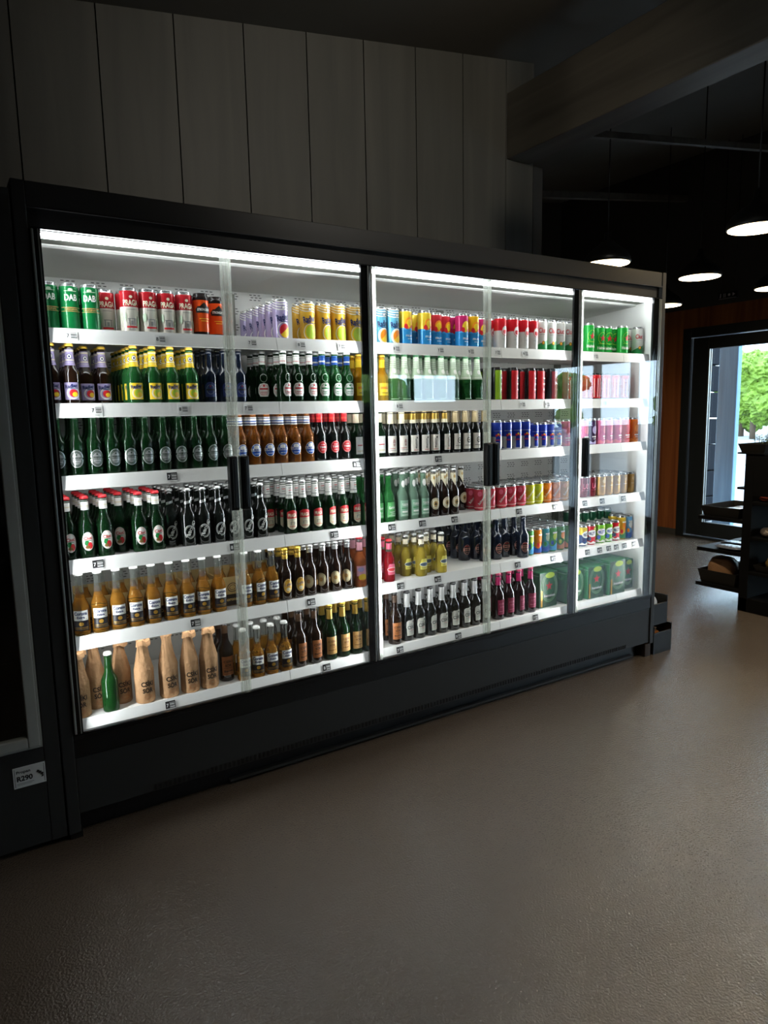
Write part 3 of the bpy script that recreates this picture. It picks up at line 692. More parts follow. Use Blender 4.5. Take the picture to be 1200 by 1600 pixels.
bottle('navy_btl', 'dark_beer_bottle', 'dark bottle with faint navy label', .212, glass=G_navy, cap=M_capk, label=l_navy, cat='beer bottle')
bottle('shadow_btl', 'dark_beer_bottle', 'dark bottle standing deep inside the shelf', .212, glass=G_dk, cap=M_capn, label=lambda a: a.ell(0, 56, 18, 22, GRY), cat='beer bottle')
def l_oval(ink, top):
    def lab(a):
        a.poly([(-16, 30), (16, 30), (24, 44), (24, 66), (16, 80), (0, 84), (-16, 80), (-24, 66), (-24, 44)], WHT); a.ring(0, 57, 20, 23, 1.2, ink); a.rect(-17, 17, 58, 64, ink); a.rect(-13, 13, 46, 48.5, ink); a.rect(-10, 10, 40, 42, ink); a.ring(0, 104, 14, 16, .9, WHT); a.ell(0, 73, 5, 4, ink)
    return lab
bottle('oval_btl', 'green_beer_bottle', 'green bottle with white oval label and white neck', .212, glass=G_green, cap=M_caps, label=l_oval(RED, 0), neck=lambda a: collar(collar(a, 158, 194, WHT), 168, 170, RED))
bottle('blueneck_btl', 'green_beer_bottle', 'green bottle with white oval label and blue neck', .212, glass=G_mid, cap=M_capw, label=l_oval(GRN, 0), neck=lambda a: collar(collar(a, 158, 194, BLU), 168, 174, WHT))
def l_amb(a): a.rect(-24, 24, 30, 84, YEL); a.rect(-18, 18, 58, 68, ORG); a.rect(-14, 14, 40, 43, BRN)
bottle('amber_btl', 'golden_beer_bottle', 'golden bottle with yellow label and yellow neck', .206, glass=L_gold, cap=M_capg, label=l_amb, neck=lambda a: collar(a, 150, 190, YEL))
def n_foil(a):
    collar(a, 104, 202, PGRN, nv=9); collar(a, 110, 113, WHT); a.ell(0, 138, 9, 11, WHT); a.ell(0, 138, 5, 7, PGRN)
    for k in range(4): collar(a, 156 + k * 9, 158 + k * 9, WHT)
bottle('foil_btl', 'foil_neck_beer_bottle', 'dark green bottle with tall pale green neck foil', .212, glass=G_mid, cap=M_capn, label=lambda a: a.rect(-22, 22, 14, 16, PGRN), neck=n_foil, sh=.44, nk=.74)
def energy(c):
    def art(a):
        a.rect(-28, 28, 10, 150, c); a.poly([(4, 130), (10, 130), (16, 70), (9, 96)], BLK); a.poly([(14, 132), (20, 132), (24, 60), (19, 96)], BLK)
        for k in range(6): a.rect(6, 22, 40 + k * 14, 46 + k * 14, WHT if k % 2 else BLK)
    return art
pk = paint('matt_black', '#1a1a1a')
for k, nm, c in (('energy_green', 'slim black and lime green energy drink can', I('acid_green', '#8fb52c')), ('energy_dark', 'slim black and dark red energy drink can', DRED), ('energy_red', 'slim black and bright red energy drink can', RED)):
    can(k, 'energy_drink_can', nm, h=.165, r=.0282, bands=[(9, pk)], art=energy(c), lid=pk, cat='energy drink can')
def a_bar(a):
    for k in range(7): a.rect(-30 + k * 10, -27 + k * 10, 20, 120, BLK if k % 2 else WHT)
can('bar_red', 'energy_drink_can', 'red drink can with black and white stripes', h=.150, r=.0282, bands=[(.012, pk), (9, paint('bright_red', '#c8181e'))], art=a_bar, lid=pk, cat='energy drink can')

# --- third shelf
def l_star(a):
    a.ell(0, 62, 23, 30, SIL); a.ell(0, 62, 20, 27, G_green); a.ring(0, 62, 18, 24, 1.2, SIL); a.ell(0, 62, 15, 20, SIL); a.rect(-24, 24, 57, 68, G_green); a.rect(-23, 23, 58, 59, SIL); a.rect(-23, 23, 66, 67, SIL); a.txt('Heineken', 0, 62.5, 36, 6, SIL); a.star(0, 76, 4.5, G_green); a.rect(-9, 9, 48, 49.5, G_green)
bottle('star_btl', 'green_beer_bottle', 'dark green bottle printed with silver oval and star', .218, glass=G_green, cap=M_capn, label=l_star)
def l_blue(a):
    a.ell(0, 62, 22, 25, WHT); a.ell(0, 62, 20.5, 23.5, BLU); a.ell(0, 74, 12, 8, WHT); a.rect(-23, 23, 58, 69, WHT); a.txt('URSUS', 0, 63.5, 36, 8, BLU, 0, .04); a.rect(-10, 10, 47, 49, WHT)
bottle('blue_btl', 'amber_beer_bottle', 'amber bottle with round blue label and white collar', .218, glass=G_amber, cap=M_capw, label=l_blue, neck=lambda a: collar(collar(collar(collar(a, 160, 192, WHT), 164, 169, NAVY), 174, 178, BLU), 186, 189, NAVY))
def l_redc(a): a.ell(0, 62, 23, 25, RED); a.ring(0, 62, 21, 23, 1, WHT); a.txt('TIMIS', 0, 62, 30, 8, WHT, 0, .03); a.rect(-9, 9, 72, 73.5, WHT); a.rect(-8, 8, 50, 51.5, WHT)
bottle('red_btl', 'dark_beer_bottle', 'dark bottle with round red label and red neck', .218, glass=G_dk, cap=M_capr, label=l_redc, neck=lambda a: collar(collar(a, 166, 204, RED), 178, 186, I('coral', '#e04a3c')))
bottle('white_btl', 'dark_beer_bottle', 'dark bottle with tall white label and white collar', .218, glass=G_green, cap=M_capw, label=lambda a: a.rect(-22, 22, 24, 98, WHT).rect(-14, 14, 60, 64, RED).rect(-16, 16, 34, 40, CRM), neck=lambda a: collar(a, 158, 196, CRM))
def l_silva(v):
    def lab(a):
        a.rect(-25, 25, 22, 96, I('label_ivory', '#e5dfd2'))
        if v == 0: a.ell(4, 66, 7, 16, I('rose_grey', '#b98f86')); a.rect(-20, 20, 32, 34, GRY); a.rect(-20, 10, 40, 42, RED); a.rect(-3, 10, 62, 64, WHT)
        elif v == 1: a.txt('SILVA', 0, 58, 9, 46, BLK, 0, .02); a.rect(-12, 12, 28, 30, RED); a.ell(5, 84, 4, 4, BLK)
        else: a.ell(4, 64, 12, 14, BLK); a.ell(4, 64, 8, 9, CRM); a.rect(-18, 20, 38, 40, BLK); a.ell(4, 64, 4, 5, BLK)
    return lab
bottle('silva_a', 'white_label_beer_bottle', 'dark bottle with square white label and white neck', .218, glass=G_dk, cap=M_capw, label=l_silva(0), neck=lambda a: collar(a, 150, 200, CRM), sh=.47)
bottle('silva_b', 'white_label_beer_bottle', 'dark bottle with square white label and gold neck', .218, glass=G_dk, cap=M_capg, label=l_silva(1), neck=lambda a: collar(collar(a, 150, 204, GOLDF), 150, 166, CRM), sh=.47)
bottle('silva_c', 'white_label_beer_bottle', 'dark bottle with square white label and tan neck', .218, glass=G_dk, cap=M_capk, label=l_silva(2), neck=lambda a: collar(a, 148, 200, I('khaki', '#b5a27a')), sh=.47)
pblu = paint('cobalt', '#233a9c'); psil = paint('silver', '#c3c7cf')
def bull(h):
    def art(a):
        k = h / 160; a.poly([(-60, 30 * k), (-10, 12 * k), (-10, 74 * k), (-60, 78 * k)], SIL); a.poly([(14, 12 * k), (60, 30 * k), (60, 78 * k), (14, 72 * k)], SIL)
        a.ell(-6, 82 * k, 7, 6 * k, RED); a.ell(10, 82 * k, 7, 6 * k, RED); a.ell(2, 88 * k, 5, 5 * k, YEL); a.txt('ENERGY', 2, 58 * k, 30, 8 * k, RED); a.rect(-22, 26, 104 * k, 106 * k, SIL)
    return art
can('bull_tall', 'energy_drink_can', 'tall blue and silver energy drink can', h=.152, r=.0282, bands=[(.012, psil), (9, pblu)], art=bull(152), cat='energy drink can')
can('bull_small', 'energy_drink_can', 'small blue and silver energy drink can', h=.134, r=.0254, bands=[(.012, psil), (9, pblu)], art=bull(134), cat='energy drink can')
def a_slim(c1, c2):
    def art(a): a.ell(4, 84, 17, 22, c1); a.rect(-14, 20, 44, 50, c2); a.rect(-10, 16, 34, 36, c2); a.strip(-50, 50, lambda u: 8, lambda u: 22 + 5 * math.sin(u * .15), c1)
    return art
for k, nm, c, c1 in (('pink_can', 'slim pink drink can', '#cf5f8e', PNK), ('plum_can', 'slim dark purple drink can', '#3c2748', LIL), ('red_can', 'slim plain red drink can', '#cc2f2b', RED), ('orange_can', 'slim orange drink can', '#d9701c', ORG)):
    can(k, 'energy_drink_can', nm + ', third shelf', h=.146, r=.0282, bands=[(9, paint(k, c))], art=a_slim(c1, WHT), cat='energy drink can')
# --- fourth shelf
def l_ovr(a):
    a.ell(0, 62, 20, 33, WHT); a.ring(0, 62, 18, 30.5, .9, RED); a.txt('Ciuc', 0, 74, 27, 12, RED, .1, .03); a.ell(-4, 56, 8, 9, GRN); a.ell(6, 47, 8, 12, RED); a.ell(-2, 42, 8, 6, I('leaf_brown', '#7b5a2c')); a.rect(-11, 11, 64, 66, GRN)
bottle('oval_red', 'green_beer_bottle', 'green bottle with white oval label and red cap', .222, glass=G_green, cap=M_capr, label=l_ovr, neck=lambda a: collar(collar(a, 172, 206, WHT), 184, 188, CRM))
def l_script(a):
    a.ring(-2, 56, 21, 26, 2.0, WHT); a.ring(-2, 56, 17, 21, 1.2, WHT); a.poly([(-18, 34), (-8, 28), (20, 90), (10, 96)], G_dk); a.txt('TUBORG', 1, 62, 62, 11, WHT, 1.13, .02); a.ring(14, 90, 6, 8, 1.4, WHT)
    a.txt('1880', -7, 46, 14, 6, WHT)
bottle('script_btl', 'green_beer_bottle', 'dark green bottle printed with white slanted script', .222, glass=G_dk, cap=M_caps, label=l_script, neck=lambda a: a.poly([(-16, 160), (16, 168), (16, 178), (-16, 170)], SIL))
def l_praga(a):
    a.strip(-23, 23, lambda u: 20 + 14 * (abs(u) / 23) ** 2, lambda u: 74, I('label_cream', '#dcd2b4')); a.strip(-23, 23, lambda u: 66, lambda u: 100 - 8 * (abs(u) / 23) ** 2, RED); a.txt('PRAGA', 0, 79, 38, 15, CRM, 0, .03); a.rect(-10, 10, 50, 52, GRY); a.rect(-9, -6, 40, 50, GRY); a.rect(6, 9, 40, 50, GRY); a.rect(-14, 14, 32, 34, RED); a.rect(-12, 12, 60, 61.5, GRY)
def n_praga(a):
    collar(a, 148, 208, WHT, nv=6); collar(a, 160, 163, GRY)
    for k in range(3): a.rect(-7, 8, 172 + k * 9, 175 + k * 9, RED if k == 1 else GRY)
bottle('praga_btl', 'green_beer_bottle', 'green bottle with red and cream label, white neck', .222, glass=G_green, cap=M_caps, label=l_praga, neck=n_praga)
def l_carl(a): a.rect(-24, 24, 24, 92, I('hop_green', '#4f9a55')); a.rect(-20, 20, 30, 31.5, WHT); a.txt('Carlsberg', 0, 66, 38, 15, WHT, .06, .02); a.rect(-14, 14, 46, 48, WHT); a.rect(-12, 12, 38, 39.5, WHT)
bottle('carl_btl', 'pale_green_beer_bottle', 'green bottle with light green square label', .222, glass=mat('leaf_green_glass', '#2f7a3c', rough=.05, trans=.5, ior=1.2), cap=M_caps, label=l_carl, sh=.48)
def l_clear(a): a.rect(-22, 22, 20, 94, I('frosted_green', '#7fa78c')); a.txt('TUBORG', 2, 74, 34, 11, WHT, 0, .02); a.rect(-16, 16, 56, 60, GRN); a.rect(-14, 14, 38, 46, WHT); a.rect(-16, 16, 26, 28, WHT)
bottle('clear_btl', 'pale_green_beer_bottle', 'pale clear green bottle with white printed label', .222, glass=G_pale, cap=M_caps, label=l_clear, neck=lambda a: a.ell(0, 168, 9, 16, WHT), sh=.48)
def l_cream(a): a.ell(0, 64, 24, 27, CRM); a.ring(0, 64, 21, 24, 1.2, BRN); a.ell(0, 64, 11, 12, I('stag_gold', '#c3a05a')); a.poly([(-6, 58), (0, 74), (7, 58)], BLK); a.rect(-9, 9, 50, 52, BLK)
bottle('cream_btl', 'dark_beer_bottle', 'dark bottle with round cream label and cream neck', .222, glass=G_brown, cap=M_caps, label=l_cream, neck=lambda a: collar(a, 172, 206, CRM).poly([(-16, 174), (16, 174), (0, 140)], CRM).ell(0, 184, 6, 8, I('stag_gold', '#c3a05a')))
def a_tonic(c):
    def art(a): a.txt('Schweppes', 2, 62, 78, 15, WHT, .95, .02); a.ell(-16, 84, 11, 13, c); a.ell(18, 34, 11, 13, c); a.rect(-50, 50, 14, 16, WHT)
    return art
for k, nm, c, c1 in (('tonic_red', 'pinkish red soft drink can with slanted script', '#c2404e', PNK), ('tonic_yellow', 'yellow green soft drink can with slanted script', '#cfd036', LIME), ('tonic_orange', 'orange soft drink can with slanted script', '#d5782a', ORG), ('tonic_peach', 'pale peach soft drink can with slanted script', '#d8a266', PEA)):
    can(k, 'soft_drink_can', nm, h=.116, r=.0302, bands=[(9, paint(k, c))], art=a_tonic(c1), cat='soft drink can')
can('cherry_can', 'soft_drink_can', 'dark cherry red drink can', h=.120, r=.0302, bands=[(9, paint('cherry', '#6e1a28'))], art=lambda a: a.txt('LAB', 6, 62, 40, 30, PNK, 0, .02).rect(-20, 28, 38, 40, PNK), cat='soft drink can')
can('gold_can', 'soft_drink_can', 'shiny gold drink can', h=.120, r=.0302, bands=[(9, mat('can_gold', '#b98f4e', rough=.3, metal=.6))], art=lambda a: a.ell(6, 84, 20, 12, I('pale_gold', '#d6b57e')).rect(-20, 30, 56, 58, CRM), cat='soft drink can')

# --- fifth shelf
def l_corona(a):
    a.rect(-26, 26, 56, 92, WHT); a.txt('Corona', 0, 82, 44, 13, NAVY, 0, .04); a.txt('Extra', 0, 68, 26, 9, NAVY, 0, .04); a.rect(-20, -10, 66, 67.5, GLD); a.rect(16, 22, 60, 61.5, GLD); a.rect(-26, 26, 20, 56, I('label_navy', '#17151c')); a.ell(0, 44, 8, 7, GLD); a.rect(-22, 22, 30, 31.5, GLD); a.rect(-22, 22, 25, 26, GLD)
def cor(key, desc, h):
    bottle(key, 'clear_beer_bottle', desc, h, glass=L_beer, cap=M_capw, label=l_corona, bands=[(h * .66, L_beer), (9, G_clear)], sh=.43, nk=.66)
cor('corona', 'clear bottle of golden beer, fifth shelf', .226); cor('corona_low', 'clear bottle of golden beer, bottom deck', .212)
def l_abb(a): a.ell(0, 60, 20, 30, I('abbey_yellow', '#dfae3c')); a.ring(0, 60, 18, 28, 1.2, CRM); a.txt('Leffe', 0, 66, 30, 13, WHT, .1, .04); a.txt('Leffe', 0, 66, 29, 12, BRN, .1, .02); a.ell(0, 46, 9, 8, CRM); a.rect(-10, 10, 82, 84, BRN)
bottle('abbey_btl', 'brown_beer_bottle', 'dark brown bottle with yellow oval label', .218, glass=G_brown, cap=M_capg, label=l_abb, neck=lambda a: collar(collar(a, 172, 206, GOLDF), 182, 188, I('abbey_yellow', '#dfae3c')))
def l_abd(a): a.ell(-18, 62, 22, 28, I('abbey_cream', '#e6d8ae')); a.ring(-18, 62, 20, 25, 1.2, BRN); a.ell(-18, 62, 8, 9, TAN); a.rect(26, 40, 42, 66, TAN)
bottle('abbey_dark', 'brown_beer_bottle', 'dark brown bottle with round cream label turned aside', .218, glass=G_brown, cap=M_caps, label=lambda a: l_abd(a), neck=lambda a: collar(a, 184, 204, SIL))
def l_peach(a): a.rect(-24, 24, 50, 96, I('blossom', '#d99aa6')); a.ell(4, 44, 20, 16, YEL); a.ell(-4, 80, 16, 10, LIL); a.rect(-18, 18, 30, 33, RED)
bottle('peach_btl', 'flavoured_beer_bottle', 'clear bottle of orange pink drink', .226, glass=L_peach, cap=M_capr, label=l_peach, bands=[(.16, L_peach), (9, G_clear)], neck=lambda a: collar(a, 164, 200, I('blossom', '#d99aa6')))
def l_small(c, c2):
    def lab(a): a.poly([(-20, 34), (20, 34), (22, 60), (14, 84), (-14, 84), (-22, 60)], c); a.ell(0, 58, 24, 10, WHT); a.ell(0, 58, 22, 8, c2); a.rect(-14, 14, 40, 42, c2)
    return lab
bottle('rose_btl', 'flavoured_beer_bottle', 'small clear bottle of red drink', .196, r=.027, glass=L_red, cap=M_capr, label=l_small(PNK, RED), bands=[(.14, L_red), (9, G_clear)], neck=lambda a: collar(a, 150, 178, PNK))
bottle('lemon_btl', 'flavoured_beer_bottle', 'small clear bottle of pale yellow drink', .196, r=.028, glass=L_yel, cap=M_caps, label=l_small(I('lemon', '#e8dc62'), I('slate', '#4b5a68')), bands=[(.135, L_yel), (9, G_clear)], neck=lambda a: collar(a, 152, 176, CRM))
def l_badge(a): a.ell(4, 58, 19, 26, BLK); a.ring(4, 58, 19, 26, 1.6, I('badge_pink', '#c78a7e')); a.rect(-16, 24, 52, 66, I('badge_pink', '#c78a7e')); a.txt('MB', 4, 59, 26, 10, BLK, 0, .04); a.rect(-6, 14, 74, 76, RED); a.rect(-6, 14, 42, 44, I('badge_pink', '#c78a7e'))
bottle('badge_btl', 'dark_beer_bottle', 'dark blue bottle with pinkish oval badge, fifth shelf', .225, r=.032, glass=G_navy, cap=M_capk, label=l_badge)
def a_mix(c1, c2, c3):
    def art(a): a.strip(-80, 80, lambda u: 8, lambda u: 40 + 10 * math.sin(u * .09), c1); a.ell(4, 84, 17, 20, c2); a.ell(14, 64, 8, 10, c3); a.ell(-16, 50, 8, 12, c3); a.rect(-14, 22, 100, 108, WHT)
    return art
for k, nm, c, q in (('green_slim', 'slim green and blue drink can', '#4b9a4a', (SKYB, LIME, BLU)), ('orange_slim', 'slim orange and blue drink can', '#d67a1e', (BLU, ORG, RED)), ('teal_slim', 'slim teal drink can', '#3f93a0', (BLU, PGRN, GRN)), ('rust_slim', 'slim rust and green drink can', '#3d7a35', (RUST, ORG, LIME)), ('yellow_slim', 'slim yellow and green drink can', '#dcb83c', (GRN, ORG, RED)), ('sky_slim', 'slim sky blue drink can', '#6ba4cf', (BLU, WHT, ORG))):
    can(k, 'slim_drink_can', nm + ', fifth shelf', h=.142, r=.0274, bands=[(9, paint(k, c))], art=a_mix(*q), cat='soft drink can')
def a_soda(c):
    def art(a): a.ell(4, 66, 28, 20, WHT); a.txt('FRUTTI', 4, 66, 44, 18, c, .12, .04); a.ell(-16, 36, 12, 12, c); a.ell(20, 92, 10, 9, LIME); a.strip(-70, 70, lambda u: 8, lambda u: 18 + 4 * math.sin(u * .2), WHT)
    return art
can('lemonade_can', 'soft_drink_can', 'blue and yellow soda can', h=.118, r=.0302, bands=[(.065, paint('royal', '#27477e')), (9, paint('lemon', '#e0c02e'))], art=a_soda(NAVY), cat='soft drink can')
can('soda_red', 'soft_drink_can', 'bright red soda can with white splash', h=.118, r=.0302, bands=[(9, paint('soda_red', '#cf1f2c'))], art=a_soda(NAVY), cat='soft drink can')
can('soda_green', 'soft_drink_can', 'bright green soda can with white splash', h=.118, r=.0302, bands=[(9, paint('soda_green', '#6db52e'))], art=a_soda(BLU), cat='soft drink can')

can('pine_can', 'tall_beer_can', 'tall dark green can deep behind the sodas', h=.168, r=.0302, bands=[(9, paint('pine', '#17553a'))], art=lambda a: a.rect(-20, 24, 70, 74, PGRN).ell(4, 104, 14, 16, PGRN), cat='beer can')
# --- bottom deck
def paper_make(seed):
    def make():
        h, r = .252, .036; rr = random.Random(seed); ph = [rr.uniform(0, 6) for _ in range(6)]; tw = rr.uniform(-.006, .006); flop = seed % 2
        def wob(a, z):
            t = max(0, (z - .10) / .15); return 1 + (.012 + .20 * t) * math.sin(7 * a + ph[0] + 9 * z * 7) * (.5 + .5 * math.sin(3 * a + ph[1])) + .05 * (t + .15) * math.sin(13 * a + ph[2] + 30 * z) + .05 * t * math.sin(2 * a + ph[3])
        p = [(r * .93, 0), (r, .004), (r, .05), (r * 1.01, .10), (r * .98, .128)]
        for i in range(1, 9): t = i / 8; p.append((r * .98 + (.0185 - r * .98) * (t ** .85), .128 + .075 * t))
        p += [(.0165, .215), (.016, .228), (.0185, .238), (.0205, .246), (.019, .252), (.012, .250)]
        M_paper = mat('brown_kraft_paper', '#b68d65', rough=.85, noise_amt=.14, noise_scale=30, bump=.7, bump_scale=45)
        m = MB(); m.lathe(p, M_paper, 40, wob=wob)
        if flop:
            b = len(m.v)
            for k in range(9):
                a = -PI * .9 + PI * 1.3 * k / 8
                for q, zz in ((.017, .246), (.030, .240), (.033, .222)): m.v.append((q * math.cos(a) * (1 + .15 * math.sin(5 * a)), q * math.sin(a), zz - .006 * math.sin(4 * a)))
            for k in range(8):
                for j in range(2): i = b + k * 3 + j; m.face([i, i + 3, i + 4, i + 1], M_paper)
        a = Art(lambda v: r * 1.012); a.txt('CSÍKI', 0, 78, 46, 23, BLK, 0, .025); a.txt('SÖR', 0, 52, 38, 22, BLK, 0, .025)
        a.ring(0, 26, 15, 9, .9, RUST); a.ring(0, 26, 11, 6, .8, RUST); a.rect(-11, 11, 94, 95.2, TAN)
        return m.mesh('paper_wrapped_bottle'), [('print', a.mb.mesh('print'), [])]
    return make
for i in range(3): K[f'paper{i}'] = dict(name='paper_wrapped_bottle', desc='beer bottle wrapped in brown paper with black lettering', cat='wrapped bottle', make=paper_make(11 + i), r=.037)
bottle('plain_green', 'green_beer_bottle', 'plain green bottle with white cap among paper-wrapped bottles', .222, r=.029, glass=mat('deep_green_glass', '#1c4a20', rough=.05, trans=.45, ior=1.3), cap=M_capw)
def craft(base, ink, t2):
    def lab(a):
        a.rect(-25, 25, 26, 104, base); a.txt('CSÍKI', 0, 84, 36, 12, ink, 0, .02); a.txt('SÖR', 0, 68, 26, 12, ink, 0, .02); a.txt(t2, 0, 44, 34, 9, ink, .06, .02); a.rect(-18, 18, 56, 57, ink); a.rect(-14, 14, 32, 33.2, ink)
    return lab
bottle('brown_craft', 'craft_beer_bottle', 'large dark bottle with orange brown label', .246, r=.032, glass=G_brown, cap=M_capk, label=craft(I('label_rust', '#a8683a'), BLK, 'Barna'), neck=lambda a: collar(a, 196, 228, I('neck_brown', '#4a3626')), sh=.50)
bottle('goldneck', 'craft_beer_bottle', 'large green bottle with gold neck foil and tan label', .246, r=.032, glass=G_green, cap=M_capg, label=craft(TAN, BRN, 'Nyers'), neck=lambda a: collar(a, 180, 232, GOLDF), sh=.50)
def l_wc(a):
    a.poly([(-20, 26), (22, 26), (24, 60), (24, 96), (18, 104), (4, 100), (-14, 100), (-22, 92), (-20, 78), (-24, 66), (-19, 54)], I('label_bone', '#dcdccf')); a.txt('CSIKI', 2, 66, 38, 17, BLK, .05, .02); a.rect(-2, 16, 52, 53.5, RED); a.rect(-12, 16, 46, 47.2, GRY); a.ell(14, 92, 4, 5, BLK); a.rect(-10, 8, 80, 82, GRY)
bottle('white_craft', 'craft_beer_bottle', 'dark bottle with white label and silver neck foil', .236, r=.032, glass=G_dk, cap=M_capk, label=l_wc, neck=lambda a: collar(a, 160, 224, mat('pearl_foil', '#c9c9c6', rough=.4, metal=.2), nv=7), sh=.50)
bottle('magenta_btl', 'craft_beer_bottle', 'dark bottle with magenta label and pink neck', .244, r=.032, glass=mat('plum_glass', '#1b0d14', rough=.06, coat=.3), cap=M_capp, label=craft(I('label_magenta', '#8e2748'), I('label_rose', '#d4768f'), 'Meggy'), neck=lambda a: collar(a, 178, 230, MAG), sh=.50)

